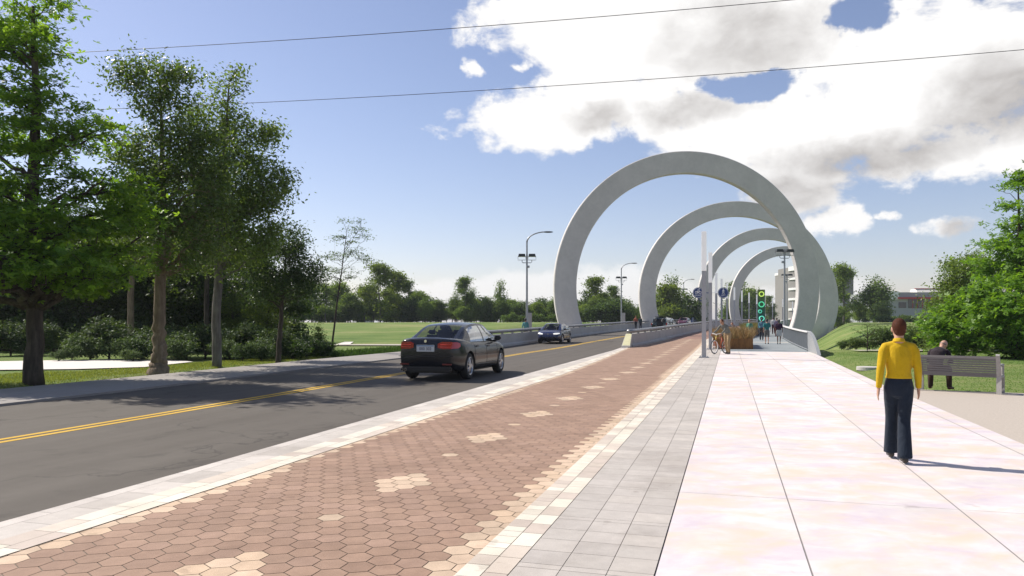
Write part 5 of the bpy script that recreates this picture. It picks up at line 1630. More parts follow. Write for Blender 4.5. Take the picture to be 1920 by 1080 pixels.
def person(label, loc, rz, H, J, skin, hair, top, bottom, shoe, vox=.018, sleeve=1.0, legcov=1.0, flare=0.0, hem=-.03, group=None, female=False, bald=False, head_yaw=0.0, head_pitch=0.0, collar=False, slim=1.0, belt=None):
    k = H / 1.75
    r = empty('person', loc, rz, label, 'person', group)
    S = lambda p: Vector(p) * k
    V3 = {n: S(v) for n, v in J.items() if hasattr(v, '__len__')}
    lat = (V3['shR'] - V3['shL']).normalized()
    hw = .93 if female else 1.0
    hw *= slim
    def torso(mb, g, lo=True, neck=True):
        path = [V3['pelvis'] - (V3['waist'] - V3['pelvis']) * .25, V3['pelvis'], V3['waist'], V3['chest'], V3['top'], V3['neck']]
        rad = [(.145, .10), (.16 if not female else .168, .112), (.128 * hw, .092), (.158 * hw, .112), (.135 * hw, .088), (.062, .058)]
        mb.limb(path, [((a + g) * k, (b + g) * k) for a, b in rad], 18, lat=lat)
        for s in ('L', 'R'):
            mb.limb([V3['top'].lerp(V3['sh' + s], .35) + Vector((0, 0, -.02 * k)), V3['sh' + s].lerp(V3['top'], .25) - Vector((0, 0, .02 * k))], [.034 * k, .030 * k], 12)
    def arm(mb, s, g, f0, f1):
        a, b, c = V3['sh' + s], V3['el' + s], V3['wr' + s]
        pts, rr = [], []
        for u in np.linspace(f0, f1, 9):
            p = a.lerp(b, u * 2) if u < .5 else b.lerp(c, u * 2 - 1)
            rad = np.interp(u, [0, .2, .48, .62, 1], [.051, .047, .038, .039, .026]) * slim
            pts.append(p); rr.append((rad + g) * k)
        mb.limb(pts, rr, 12)
    def leg(mb, s, g, f0, f1, fl=0.0):
        a, b, c = V3['hip' + s], V3['kn' + s], V3['an' + s]
        pts, rr = [], []
        for u in np.linspace(f0, f1, 11):
            p = a.lerp(b, u * 2) if u < .5 else b.lerp(c, u * 2 - 1)
            rad = np.interp(u, [0, .2, .5, .65, 1], [.088, .08, .054, .056, .036]) * slim
            gg = g + fl * max(0, u - .45) * 1.6
            pts.append(p); rr.append((rad + gg) * k)
        mb.limb(pts, rr, 14)
    # body: one continuous skin
    b = MB()
    torso(b, -.012)
    for s in ('L', 'R'):
        arm(b, s, -.010, .12, 1); leg(b, s, -.010, 0, 1)
        w = V3['wr' + s]; d = (w - V3['el' + s]).normalized()
        side = -1 if s == 'L' else 1
        inner = Vector((-side, 0, 0)); fwd = Vector((0, 1, 0)); fwd = (fwd - d * fwd.dot(d)).normalized()
        if J.get('grip'): d = (d + Vector((0, .3, -.5))).normalized(); fwd = (Vector((0, 0, 1)) - d * d.z).normalized()
        tn = d.cross(fwd)
        b.limb([w, w + d * .045 * k, w + d * .085 * k], [(.028 * k, .02 * k), (.038 * k, .018 * k), (.036 * k, .015 * k)], 12, lat=fwd)
        for i in range(4):
            off = fwd * ((1.5 - i) * .019 * k)
            L = (.068, .076, .07, .055)[i] * k
            p0 = w + d * .088 * k + off
            cur = inner * .3 if not J.get('grip') else Vector((0, 0, -1)) * .9
            p1 = p0 + (d + cur * .35).normalized() * L * .5; p2 = p1 + (d + cur).normalized() * L * .45
            b.limb([p0 - d * .02 * k, p0, p1, p2], [.0095 * k, .0095 * k, .0085 * k, .007 * k], 8)
        t0 = w + d * .03 * k + fwd * .03 * k
        b.limb([t0 - fwd * .012 * k, t0 + (d * .6 + fwd * .8).normalized() * .03 * k, t0 + (d + fwd * .35).normalized() * .058 * k], [.012 * k, .011 * k, .008 * k], 8)
        an = V3['an' + s]
        b.limb([an + Vector((0, -.03, -.03)) * k, an + Vector((0, .05, -.045)) * k, an + Vector((0, .12, -.06)) * k], [.032 * k, .034 * k, .022 * k], 10)
    hd = V3['head']; R3 = Matrix.Rotation(head_yaw, 3, 'Z') @ Matrix.Rotation(head_pitch, 3, 'X')
    def hp(x, y, z): return hd + R3 @ (Vector((x, y, z)) * k)
    b.limb([V3['neck'] - (hd - V3['neck']) * .15, V3['neck'], hp(0, -.015, -.06)], [.062 * k, .054 * k, .052 * k], 14)
    b.ball(hp(0, -.008, .012), tuple(v * k for v in (.074, .092, .108)), 18, 12, M=R3)
    b.ball(hp(0, .028, -.055), tuple(v * k for v in (.052, .058, .058)), 14, 9, M=R3)
    b.limb([hp(0, .078, .015), hp(0, .098, -.018)], [.011 * k, .016 * k], 8)
    for sx_ in (-1, 1): b.ball(hp(sx_ * .077, -.005, -.01), tuple(v * k for v in (.013, .022, .034)), 10, 7, M=R3)
    b.limb([hp(-.022, .082, -.056), hp(.022, .082, -.056)], [.009 * k, .009 * k], 8)
    remeshed(b, 'body', skin, r, min(vox, .010) if vox < .015 else vox * .8, 2)
    if vox < .017:
        e = MB()
        for sx_ in (-1, 1): e.ball(hp(sx_ * .031, .079, .018), .0105 * k, 8, 6)
        e.build('eyes', m_eye, r, smooth=True)
    # hair
    if hair is not None:
        h = MB()
        if bald:
            h.torus(hp(0, -.02, -.01), .072 * k, .016 * k, 20, 8, 'z', M=R3)
        else:
            h.ball(hp(0, -.020, .026), tuple(v * k for v in (.083, .092, .106)), 20, 12, M=R3)
            h.ball(hp(0, -.045, -.035), tuple(v * k for v in (.068, .055, .06)), 16, 9, M=R3)
            if female: h.limb([hp(0, -.06, -.03), hp(0, -.07, -.13)], [.062 * k, .04 * k], 12)
        remeshed(h, 'hair', hair, r, min(vox, .011), 2)
    # top
    t = MB()
    path = [V3['pelvis'].lerp(V3['waist'], .5) + Vector((0, 0, hem * k)), V3['waist'], V3['chest'], V3['top'], V3['neck'] - Vector((0, 0, .012 * k))]
    rad = [(.15, .113), (.142 * hw, .108), (.166 * hw, .122), (.142 * hw, .096), (.066, .064)]
    tb = MB(); tb.tube(path, [(a * k, c * k) for a, c in rad], 20, lat=lat); t.add(tb.v, tb.f)
    for s in ('L', 'R'):
        t.limb([V3['neck'].lerp(V3['sh' + s], .12) - Vector((0, 0, .02 * k)), V3['top'].lerp(V3['sh' + s], .5), V3['sh' + s].lerp(V3['top'], .1) - Vector((0, 0, .012 * k))], [.045 * k, .058 * k, .052 * k], 12)
        a, b_, c = V3['sh' + s], V3['el' + s], V3['wr' + s]
        pts, rr = [], []
        for u in np.linspace(0, sleeve, 10):
            pts.append(a.lerp(b_, u * 2) if u < .5 else b_.lerp(c, u * 2 - 1))
            rr.append((np.interp(u, [0, .2, .48, .62, 1], [.058, .055, .049, .047, .036]) * slim + (.012 if sleeve < .6 else 0)) * k)
        t.tube([V3['top'].lerp(a, .55) - Vector((0, 0, .02 * k)), a.lerp(V3['top'], .12) - Vector((0, 0, .012 * k))] + pts[1:], [rr[0] * .9, rr[0] * .98] + rr[1:], 14)
    remeshed(t, 'shirt', top, r, vox, 4)
    if collar:
        c = MB(); ax = (hd - V3['neck']).normalized()
        c.tube([V3['neck'] - ax * .02 * k, V3['neck'] + ax * .03 * k], [.076 * k, .062 * k], 20); remeshed(c, 'collar', top, r, vox * .8, 1)
    # bottom
    t = MB()
    t.limb([V3['pelvis'].lerp(V3['waist'], .62), V3['pelvis'].lerp(V3['waist'], .1), V3['pelvis'] - Vector((0, 0, .05 * k)) + (V3['hipL'] + V3['hipR'] - 2 * V3['pelvis']) * .2], [(.137 * k, .10 * k), (.158 * k, .118 * k), (.15 * k, .112 * k)], 18, lat=lat)
    for s in ('L', 'R'):
        a, b_, c = V3['hip' + s], V3['kn' + s], V3['an' + s]
        pts, rr = [], []
        for u in np.linspace(0, legcov, 12):
            pts.append(a.lerp(b_, u * 2) if u < .5 else b_.lerp(c, u * 2 - 1))
            rad = np.interp(u, [0, .2, .5, .65, 1], [.094, .090, .070, .066, .058]) * slim
            rr.append((rad + flare * max(0, u - .4) * 1.4 + (.018 * u if legcov < .6 else 0)) * k)
        if legcov > .9: pts.append(c - Vector((0, 0, .03 * k))); rr.append(rr[-1] * 1.03)
        t.tube(pts, rr, 16, lat=lat)
        t.ball(tuple(a), .09 * k * slim, 12, 8)
    remeshed(t, 'trousers' if legcov > .8 else 'shorts', bottom, r, vox, 4)
    if belt is not None:
        c = MB(); p_ = V3['pelvis'].lerp(V3['waist'], .55)
        c.tube([p_ - Vector((0, 0, .02 * k)), p_ + Vector((0, 0, .02 * k))], [(.152 * k, .114 * k)] * 2, 24, lat=lat); c.build('belt', belt, r, smooth=True, ang=40)
    for s in ('L', 'R'):
        an = V3['an' + s]
        tilt = max(0, an.z - .09 * k)
        f = MB()
        hz_ = an + Vector((0, -.045, -.045)) * k; tz_ = an + Vector((0, .15, -.058)) * k
        tz_.z = max(.028 * k, tz_.z - tilt * 1.1)
        if J.get('splay'): tz_.x += (-1 if s == 'L' else 1) * .05
        m_ = hz_.lerp(tz_, .5) + Vector((0, 0, .012 * k))
        f.limb([hz_, m_, tz_.lerp(m_, .25), tz_], [(.037 * k, .04 * k), (.042 * k, .042 * k), (.045 * k, .034 * k), (.034 * k, .024 * k)], 12, lat=(1, 0, 0))
        remeshed(f, 'shoe', shoe, r, min(vox, .014), 2)
    return r

hair_b = M('hair_brown', (.070, .024, .012), .75, var=.25, scale=30, bump=.5, bscale=120, spec=.15)
hair_k = M('hair_black', (.012, .010, .010), .5, var=.2, scale=30, bump=.4, bscale=120)
hair_g = M('hair_grey', (.20, .17, .15), .6, var=.2, scale=30)
hair_r = M('hair_red', (.28, .09, .03), .6, var=.2, scale=30)
sh_dk = M('shoe_dark', (.03, .024, .018), .5, var=.1)
sh_br = M('shoe_brown', (.09, .03, .015), .5, var=.1)
yel_c = cloth('yellow_knit', (.54, .345, .008))
nav_c = cloth('navy_denim', (.012, .019, .032), var=.16)

Yp = 8.36
Jp = dict(STAND)
Jp.update(hipL=(-.08, 0, .92), hipR=(.08, 0, .92), knL=(-.060, .14, .51), anL=(-.052, .26, .10), knR=(.060, .01, .50), anR=(.050, -.13, .10), elL=(-.206, -.07, 1.15), wrL=(-.226, -.05, .90), elR=(.204, -.03, 1.15), wrR=(.222, .05, .905))
yp = person('person in a yellow jacket and navy trousers walking on the pale slabs', ((1685 - 960) / F * Yp, Yp, .028), RAD(-20), 1.62, Jp, skin_l, hair_b, yel_c, nav_c, sh_dk, vox=.009, flare=.034, collar=True, slim=.95, hem=.0, head_yaw=.22)

Js = dict(pelvis=(0, .22, .53), waist=(0, .25, .66), chest=(.0, .38, .85), top=(.02, .50, .94), neck=(.03, .57, .975), head=(.07, .68, 1.06),
          shL=(-.165, .47, .93), elL=(-.24, .56, .66), wrL=(-.10, .76, .62), shR=(.185, .48, .93), elR=(.26, .57, .66), wrR=(.14, .77, .62),
          hipL=(-.1, .25, .52), knL=(-.2, .64, .50), anL=(-.2, .62, .085), hipR=(.1, .25, .52), knR=(.19, .64, .50), anR=(.2, .62, .085), splay=1)
sp = Vector((math.cos(ba), math.sin(ba), 0)) * (-.47)
person('bald person in a dark jacket sitting on the bench with head bowed', (bc.x + sp.x, bc.y + sp.y, .0), ba, 1.75, Js, skin_l, hair_g, cloth('dark_plum_jacket', (.022, .014, .017)), cloth('brown_trousers', (.055, .032, .024)), sh_br, vox=.014, bald=True, head_pitch=-.75, head_yaw=-.4)

# ------------------------------------------------------------------ bicycle and the person holding it
fd = Vector((-.72, -.69, 0)).normalized()
bz = 0.03
b0_ = Vector((10.52, 37.42, bz))
bike = empty('bicycle', b0_, math.atan2(fd.y, fd.x) - math.pi / 2, 'orange and yellow bicycle with white wheels held by the person in a grey jacket', 'bicycle')
m_tyre = M('tyre_rubber', (.018, .018, .018), .8, var=.1)
m_rimw = M('white_rim', (.75, .73, .70), .4, var=.03)
m_orange = M('orange_frame', (.50, .09, .03), .35, var=.05, coat=.4)
m_yelf = M('yellow_fork', (.62, .42, .06), .35, var=.05, coat=.4)
m_blk = M('black_plastic', (.016, .016, .018), .5, var=.06)
Rw = .36
for y in (-.52, .52):
    mb = MB(); mb.torus((0, 0, 0), Rw - .018, .019, 36, 8, 'x'); w = mb.build('wheel', m_tyre, bike, smooth=True); w.location = (0, y, Rw)
    mb = MB(); mb.torus((0, 0, 0), Rw - .05, .022, 36, 8, 'x'); mb.build('rim', m_rimw, w, smooth=True)
    mb = MB()
    for i in range(20):
        a = 2 * math.pi * i / 20; mb.tube([(.02 * (-1) ** i, .02 * math.cos(a), .02 * math.sin(a)), (0, (Rw - .06) * math.cos(a), (Rw - .06) * math.sin(a))], .0028, 4)
    mb.tube([(-.05, 0, 0), (.05, 0, 0)], .022, 10); mb.build('spokes', m_rimw, w)
mb = MB()
hb, st, bb, hh_ = (0, .34, .88), (0, -.18, .86), (0, -.06, .30), (0, .40, .66)
for a, b, rr_ in ((bb, st, .017), (bb, hh_, .02), ((0, -.16, .80), (0, .36, .80), .017)): mb.tube([a, b], rr_, 10)
for sx_ in (-.05, .05): mb.tube([(sx_, -.52, Rw), (sx_ * .5, -.07, .31)], .011, 8); mb.tube([(sx_, -.52, Rw), (sx_ * .4, -.16, .80)], .010, 8)
mb.build('frame', m_orange, bike, smooth=True)
mb = MB()
for sx_ in (-.05, .05): mb.tube([(sx_, .52, Rw), (sx_, .44, .62), (sx_ * .3, .42, .68)], .013, 8)
mb.build('fork', m_orange, bike, smooth=True)
mb = MB(); mb.tube([(0, .42, .62), (0, .35, .90)], .024, 10); mb.build('head_tube', m_yelf, bike, smooth=True)
mb = MB(); mb.tube([(-.30, .26, 1.0), (-.2, .36, 1.02), (0, .35, .98), (.2, .36, 1.02), (.30, .26, 1.0)], .014, 8); mb.tube([(0, .35, .90), (0, .35, .99)], .016, 8); mb.build('handlebar', m_rimw, bike, smooth=True)
mb = MB(); mb.limb([(0, -.30, .95), (0, -.18, .96), (0, -.04, .955)], [(.07, .03), (.06, .03), (.022, .02)], 12, lat=(1, 0, 0)); mb.tube([(0, -.18, .80), (0, -.18, .94)], .014, 8); mb.build('saddle', m_blk, bike, smooth=True)
mb = MB(); mb.torus((.05, -.06, .30), .085, .012, 20, 6, 'x'); mb.tube([(.07, -.06, .30), (.07, .08, .2)], .01, 6); mb.tube([(-.07, -.06, .30), (-.07, -.2, .4)], .01, 6); mb.box(.1, .1, .19, .08, .06, .02); mb.box(-.1, -.22, .41, .08, .06, .02); mb.build('crank', m_blk, bike)
mb = MB(); mb.box(.09, -.46, .62, .10, .28, .26, bev=.03); mb.build('pannier', M('rust_bag', (.26, .09, .03), .8, var=.15), bike)
rgt = Vector((fd.y, -fd.x, 0))
pm = b0_ - rgt * .36 - fd * .02
Jc = dict(pelvis=(0, -.10, .95), waist=(0, -.03, 1.07), chest=(.02, .11, 1.22), top=(.03, .20, 1.32), neck=(.03, .25, 1.365), head=(.03, .36, 1.465),
          shL=(-.14, .19, 1.31), elL=(-.08, .30, 1.08), wrL=(.06, .34, .93), shR=(.19, .20, 1.31), elR=(.34, .26, 1.08), wrR=(.52, .30, .935),
          hipL=(-.09, -.08, .92), knL=(-.1, .02, .50), anL=(-.10, -.06, .085), hipR=(.09, -.08, .92), knR=(.09, -.10, .50), anR=(.10, -.24, .085), grip=1)
person('person in a grey jacket and khaki trousers bending over the bicycle handlebars', (pm.x, pm.y, .028), bike.rotation_euler.z, 1.92, Jc, skin_m, hair_b, cloth('grey_jacket', (.15, .155, .14)), cloth('khaki_trousers', (.33, .23, .125)), sh_dk, vox=.015, head_pitch=-.35, hem=-.05)

# ------------------------------------------------------------------ pedestrians on the bridge
def ped(px, Y, dz=0.0):
    X = (px - 960) / F * Y; t, q = tq(X, Y)
    return (X, Y, float(elev(t)) + .024 + dz), -heading(t)
GP = 'pedestrians on the bridge walkway'
c_teal, c_gs = cloth('teal_shirt', (.03, .19, .18)), cloth('grey_shorts', (.15, .14, .125))
loc, rz = ped(1438, 50.8)
person('person in a teal shirt and grey shorts walking away on the bridge walkway', loc, rz, 1.74, stride(.16), skin_l, hair_k, c_teal, c_gs, sh_dk, vox=.02, sleeve=.45, legcov=.5, group=GP)
loc, rz = ped(1460.5, 50.6)
person('person in a plum top and pale shorts walking away beside the railing', loc, rz, 1.70, stride(-.12), skin_d, hair_k, cloth('plum_top', (.045, .018, .04)), cloth('pale_shorts', (.50, .51, .47)), sh_dk, vox=.02, sleeve=.5, legcov=.42, group=GP, female=True)
loc, rz = ped(1428, 58)
person('person in a light blue shirt and dark trousers half hidden behind the teal shirt', loc, rz, 1.74, stride(.2), skin_m, hair_k, cloth('light_blue_shirt', (.11, .21, .27)), cloth('dark_trousers', (.02, .022, .03)), sh_dk, vox=.022, sleeve=.9, group=GP)
loc, rz = ped(1450, 74)
person('person in a white top farther along the walkway between the two walkers', loc, rz, 1.72, stride(.15), skin_m, hair_k, cloth('white_top', (.6, .58, .55)), cloth('plum_trousers', (.06, .02, .025)), sh_dk, vox=.025, group=GP)
loc, rz = ped(1456.5, 66)
person('person with black hair partly hidden left of the plum top', loc, rz, 1.72, stride(-.15), skin_m, hair_k, cloth('mauve_top', (.16, .13, .19)), cloth('maroon_trousers', (.08, .02, .02)), sh_dk, vox=.025, group=GP)
loc, rz = ped(1405, 53)
person('red haired person in a green top standing between the two planters', loc, rz + 2.8, 1.68, dict(STAND), skin_l, hair_r, cloth('green_top', (.10, .26, .17)), cloth('grey_skirt', (.25, .28, .29)), sh_br, vox=.02, sleeve=.5, legcov=.6, group=GP, female=True)
Jt = dict(Js); Jt = {k_: ((v[0], v[1] - .22, v[2]) if hasattr(v, '__len__') else v) for k_, v in Js.items()}
loc, rz = ped(1382.5, 57)
loc = (loc[0], loc[1], loc[2] + .25)
person('person with reddish face sitting low among the planter grasses', loc, rz + 2.2, 1.7, Jt, skin_l, hair_r, cloth('grey_blue_top', (.16, .16, .2)), cloth('grey_trousers', (.12, .12, .13)), sh_br, vox=.022, group=GP)
loc, rz = ped(1486.5, 92)
person('person in a red top far along the railing beside the nearest ring', loc, rz, 1.74, stride(.1), skin_m, hair_k, cloth('red_top', (.30, .02, .03)), cloth('black_trousers', (.02, .02, .022)), sh_dk, vox=.025, group=GP)
GL = 'pedestrians behind the left barrier'
def pedl(px, Y):
    X = (px - 960) / F * Y; t, q = tq(X, Y); return (X, Y, float(elev(t)) + .06), -heading(t)
loc, rz = pedl(985.5, 55.5)
person('person in a pale teal shirt behind the far barrier below the left mast', loc, rz, 1.78, stride(.1), skin_m, hair_k, cloth('pale_teal_shirt', (.10, .27, .27)), cloth('dark_slacks', (.03, .03, .035)), sh_dk, vox=.022, group=GL)
loc, rz = pedl(1192, 98)
person('person in an orange red top behind the far barrier near the second ring', loc, rz, 1.78, stride(.1), skin_m, hair_r, cloth('orange_top', (.42, .12, .07)), cloth('dark_slacks', (.03, .03, .035)), sh_dk, vox=.025, group=GL)
loc, rz = pedl(1201, 97)
person('person in dark clothes behind the far barrier, right of the orange top', loc, rz, 1.72, stride(-.1), skin_m, hair_k, cloth('dark_green_top', (.03, .05, .05)), cloth('dark_slacks', (.03, .03, .035)), sh_dk, vox=.025, group=GL)

# ------------------------------------------------------------------ cars
m_glass = glass_material('car_glass', (.66, .64, .60), 1.28)
m_rimc = M('alloy_rim', (.45, .45, .46), .25, metal=.85, var=.04)
m_chrome = M('chrome', (.7, .7, .7), .12, metal=1.0, var=.02)
m_tail = M('tail_lamp_red', (.38, .008, .008), .15, var=.06, coat=.6)
m_reflect = M('reflector_red', (.16, .008, .008), .3, var=.05)
m_head = M('headlamp_glass', (.75, .76, .78), .1, var=.04, coat=.8)
m_trim = M('dark_trim', (.008, .008, .009), .4, var=.05)
m_seat = M('seat_fabric', (.03, .03, .034), .8, var=.08)
m_beige = M('beige_lining', (.42, .36, .30), .8, var=.05)
m_plate = M('number_plate', (.62, .63, .62), .4, var=.02)
m_pblue = M('plate_blue', (.12, .22, .36), .4, var=.03)
m_ink = M('plate_ink', (.03, .035, .06), .5, var=.02)

def wheel_parts(R0, wid):
    t = MB()
    prof = [(R0 * .66, -wid / 2 + .01), (R0 * .90, -wid / 2), (R0 * .98, -wid / 2 + .03), (R0, -wid / 4), (R0, wid / 4), (R0 * .98, wid / 2 - .03), (R0 * .90, wid / 2), (R0 * .66, wid / 2 - .01)]
    n, k = 36, len(prof)
    vs = [(d, r_ * math.cos(2 * math.pi * i / n), r_ * math.sin(2 * math.pi * i / n)) for i in range(n) for r_, d in prof]
    fs = [(i * k + j, i * k + (j + 1) % k, ((i + 1) % n) * k + (j + 1) % k, ((i + 1) % n) * k + j) for i in range(n) for j in range(k)]
    t.add(vs, fs)
    t.tube([(-wid * .15, 0, 0), (wid * .15, 0, 0)], R0 * .64, 30)
    tyre = t.mesh('wheel', m_tyre, True, 40)
    r = MB()
    x = wid / 2 - .012
    r.torus((x - .01, 0, 0), R0 * .655, .018, 36, 8, 'x'); r.torus((x - .03, 0, 0), R0 * .60, .02, 36, 6, 'x')
    r.tube([(x - .03, 0, 0), (x + .0, 0, 0)], R0 * .15, 18)
    for i in range(5):
        for da in (-.16, .16):
            a = 2 * math.pi * i / 5 + da; a2 = 2 * math.pi * i / 5 + da * 1.6
            r.tube([(x - .008, R0 * .1 * math.cos(a), R0 * .1 * math.sin(a)), (x - .02, R0 * .64 * math.cos(a2), R0 * .64 * math.sin(a2))], [(.022, .012), (.019, .012)], 6, lat=(0, -math.sin(a), math.cos(a)))
    rim = r.mesh('rim', m_rimc, True, 40)
    return tyre, rim
wheel_me = wheel_parts(.335, .225)

def car(label, loc, rz, paint, p, group=None, detail=True, plate=None):
    """sedan or hatchback; +y is forward"""
    L, Wd_, zb_, wb = p['L'], p['W'], p.get('clear', .19), p['wb']
    prof, cab = p['deck'], p['cab']
    root = empty('car', loc, rz, label, 'car', group)
    ys = np.array(sorted(set([-L / 2, -L / 2 + .03, -L / 2 + .10, -L / 2 + .24, L / 2 - .24, L / 2 - .10, L / 2 - .03, L / 2] + list(np.linspace(-L / 2 + .45, L / 2 - .45, 15)))))
    def wmax(y):
        e = L / 2 - abs(y)
        k = .80 if y < 0 else .72
        return Wd_ / 2 * (k + (1 - k) * math.sin(min(1, max(0, e) / .75) * math.pi / 2) ** .8) * (1 - .012 * abs(y) / L)
    zt = lambda y: float(np.interp(y, [a for a, b in prof], [b for a, b in prof]))
    zbot = lambda y: zb_ + .14 * (max(0, abs(y) - L / 2 + .55) / .55) ** 1.5
    def section(y):
        w, t, b = wmax(y), zt(y), zbot(y)
        h = t - b
        inset = 0.0
        return [(0, b), (.80 * w, b), (.94 * w, b + .03), (.985 * w, b + .12), (w, b + .42 * h), (w * .995, b + .60 * h), (w * .965, t - .12), (w * .93, t - .05), (w * .84, t - .005), (w * .45, t + .018), (0, t + .024)]
    b = MB()
    secs = []
    for y in ys:
        s = section(y)
        e = L / 2 - abs(y)
        full = [(x, y, z) for x, z in s] + [(-x, y, z) for x, z in s[-2:0:-1]]
        secs.append(full)
    k = len(secs[0])
    vs = [q for s in secs for q in s]; fs = []
    for i in range(len(secs) - 1):
        for j in range(k): fs.append((i * k + j, i * k + (j + 1) % k, (i + 1) * k + (j + 1) % k, (i + 1) * k + j))
    b.add(vs, fs)
    for si, sg in ((0, -1), (len(secs) - 1, 1)):      # slightly domed ends
        cen = len(b.v)
        ring = secs[si]; cz = sum(q[2] for q in ring) / k
        inner = [(q[0] * .55, q[1] + sg * .035, cz + (q[2] - cz) * .6) for q in ring]
        b.v.extend(inner); b.v.append((0, ring[0][1] + sg * .045, cz))
        for j in range(k):
            j2 = (j + 1) % k
            f1 = [si * k + j, si * k + j2, cen + j2, cen + j]; f2 = [cen + j, cen + j2, cen + k]
            if sg > 0: pass
            else: f1.reverse(); f2.reverse()
            b.f.append(f1); b.f.append(f2); b.c += [None, None]; b.m += [0, 0]
    body = b.build('body', paint, root, smooth=True)
    bmx = bmesh.new(); bmx.from_mesh(body.data); bmesh.ops.recalc_face_normals(bmx, faces=bmx.faces); bmx.to_mesh(body.data); bmx.free()
    sub = body.modifiers.new('s', 'SUBSURF'); sub.levels = sub.render_levels = 1
    cut = MB()
    for yy in (-wb / 2, wb / 2):
        for sg in (-1, 1):
            cut.tube([(sg * (Wd_ / 2 - .30), yy, .345), (sg * (Wd_ / 2 + .2), yy, .345)], .385, 32)
    cutter = cut.build('cut', m_trim, root)
    bo = body.modifiers.new('b', 'BOOLEAN'); bo.operation = 'DIFFERENCE'; bo.object = cutter; bo.solver = 'EXACT'
    apply_mods(body)
    cm = cutter.data; bpy.data.objects.remove(cutter); bpy.data.meshes.remove(cm)
    try: body.data.set_sharp_from_angle(angle=RAD(42))
    except Exception: pass
    # wheels
    for yy in (-wb / 2, wb / 2):
        for sg in (-1, 1):
            w = put('wheel', wheel_me[0], root, (sg * (Wd_ / 2 - .125), yy, .335))
            w.rotation_euler = (0, 0, 0 if sg > 0 else math.pi)
            put('rim', wheel_me[1], w)
    # cabin
    yy_ = [c[0] for c in cab['line']]; zz_ = [c[1] for c in cab['line']]
    uu = np.linspace(0, 1, len(yy_)); fu = np.linspace(0, 1, 49)
    def smooth(v):
        v = np.interp(fu, uu, v)
        for _ in range(3): v[1:-1] = (v[:-2] + 2 * v[1:-1] + v[2:]) / 4
        return v
    cy, cz = smooth(yy_), smooth(zz_)
    wr = smooth(cab['wr'])
    belt_z = cab['belt']; bw = Wd_ / 2 * .90
    yb = np.interp(fu, uu, cab['yb'])
    rear_i, front_i = cab['rear'], cab['front']
    NV, NT_ = 12, 8
    frame = MB(); panes = {}
    top = [[(wr[i] * v, cy[i], cz[i] - .035 * v * v) for v in np.linspace(-1, 1, NV + 1)] for i in range(49)]
    def pane(key): return panes.setdefault(key, MB())
    zr = lambda i: (cz[i] + cz[i + 1]) / 2
    for i in range(48):
        for j in range(NV):
            q = (top[i][j], top[i][j + 1], top[i + 1][j + 1], top[i + 1][j])
            u = (fu[i] + fu[i + 1]) / 2; inside = 1 <= j < NV - 1
            if rear_i[0] < u < rear_i[1] and inside: pane('rear_window').quad(*q)
            elif front_i[0] < u < front_i[1] and inside: pane('windshield').quad(*q)
            else: frame.quad(*q)
    for sg in (-1, 1):
        sd_ = []
        for i in range(49):
            E = Vector((sg * wr[i], cy[i], cz[i] - .035)); B = Vector((sg * min(bw, wmax(yb[i]) * .90), yb[i], belt_z(yb[i]) if callable(belt_z) else belt_z))
            row = []
            for j in range(NT_ + 1):
                t = j / NT_
                pnt = E.lerp(B, t); pnt.x += sg * .035 * math.sin(math.pi * t)
                row.append(pnt)
            sd_.append(row)
        for i in range(48):
            u = (fu[i] + fu[i + 1]) / 2
            for j in range(NT_):
                q = (sd_[i][j], sd_[i][j + 1], sd_[i + 1][j + 1], sd_[i + 1][j])
                if sg > 0: q = q[::-1]
                key = None
                if 1 <= j < NT_:
                    for nm, a0_, a1_ in cab['side']:
                        if a0_ < u < a1_: key = nm
                if key: pane('side_window' + ('' if sg < 0 else '_') + key).quad(*q)
                else: frame.quad(*q)
    fr_ = frame.build('roof', paint, root, smooth=True)
    for key, mb in panes.items():
        nm = 'side_window' if key.startswith('side_window') else key
        mb.build(nm, m_glass, root, smooth=True)
    # inside
    zf = p['seat_z']
    for y0, w0 in ((cab['seats'][0], .5), (cab['seats'][1], .44)):
        for sg in (-1, 1):
            s_ = MB(); s_.box(sg * .37, y0, zf + (.08 if y0 > -.6 else .0), w0, .12, .34 if y0 > -.6 else .26, bev=.05); s_.box(sg * .37, y0 - .02, zf + (.33 if y0 > -.6 else .20), .27, .09, .18 if y0 > -.6 else .12, bev=.04); s_.build('seat', m_seat, root)
    s_ = MB(); s_.box(0, cab['dash'], zf - .06, 1.3, .22, .12, bev=.03); s_.build('dashboard', m_seat, root)
    # door mirrors
    for sg in (-1, 1):
        mm = MB(); x = sg * (Wd_ / 2 * .97); mm.box(x + sg * .07, cab['mirror'], p['mz'], .20, .10, .13, bev=.03); mm.tube([(x - sg * .06, cab['mirror'] - .02, p['mz'] - .07), (x + sg * .05, cab['mirror'], p['mz'] - .05)], .025, 8); mm.build('mirror', p.get('mirror_mat', m_trim), root)
    # door seams and handles
    def side_pt(y, z, sg, out=.004):
        s = section(y)
        zs = [q[1] for q in s[3:9]]; xs = [q[0] for q in s[3:9]]
        return Vector((sg * (float(np.interp(z, zs, xs)) + out), y, z))
    if detail:
        for sg in (-1, 1):
            dm = MB()
            for y0 in p['seams']:
                zsq = np.linspace(zbot(y0) + .14, zt(y0) - .03, 8)
                dm.tube([side_pt(y0, z, sg, -.002) for z in zsq], [(.006, .006)] * 8, 4)
            dm.tube([side_pt(y, .36, sg, .0) for y in np.linspace(-wb / 2 + .45, wb / 2 - .45, 10)], [(.012, .012)] * 10, 6)
            dm.build('door_seam', m_trim, root)
            for y0 in p['handles']:
                hm = MB(); q = side_pt(y0, zt(y0) - .14, sg, .012); hm.box(q.x, q.y, q.z, .03, .17, .03, bev=.008); hm.build('door_handle', p.get('handle_mat', m_trim), root)
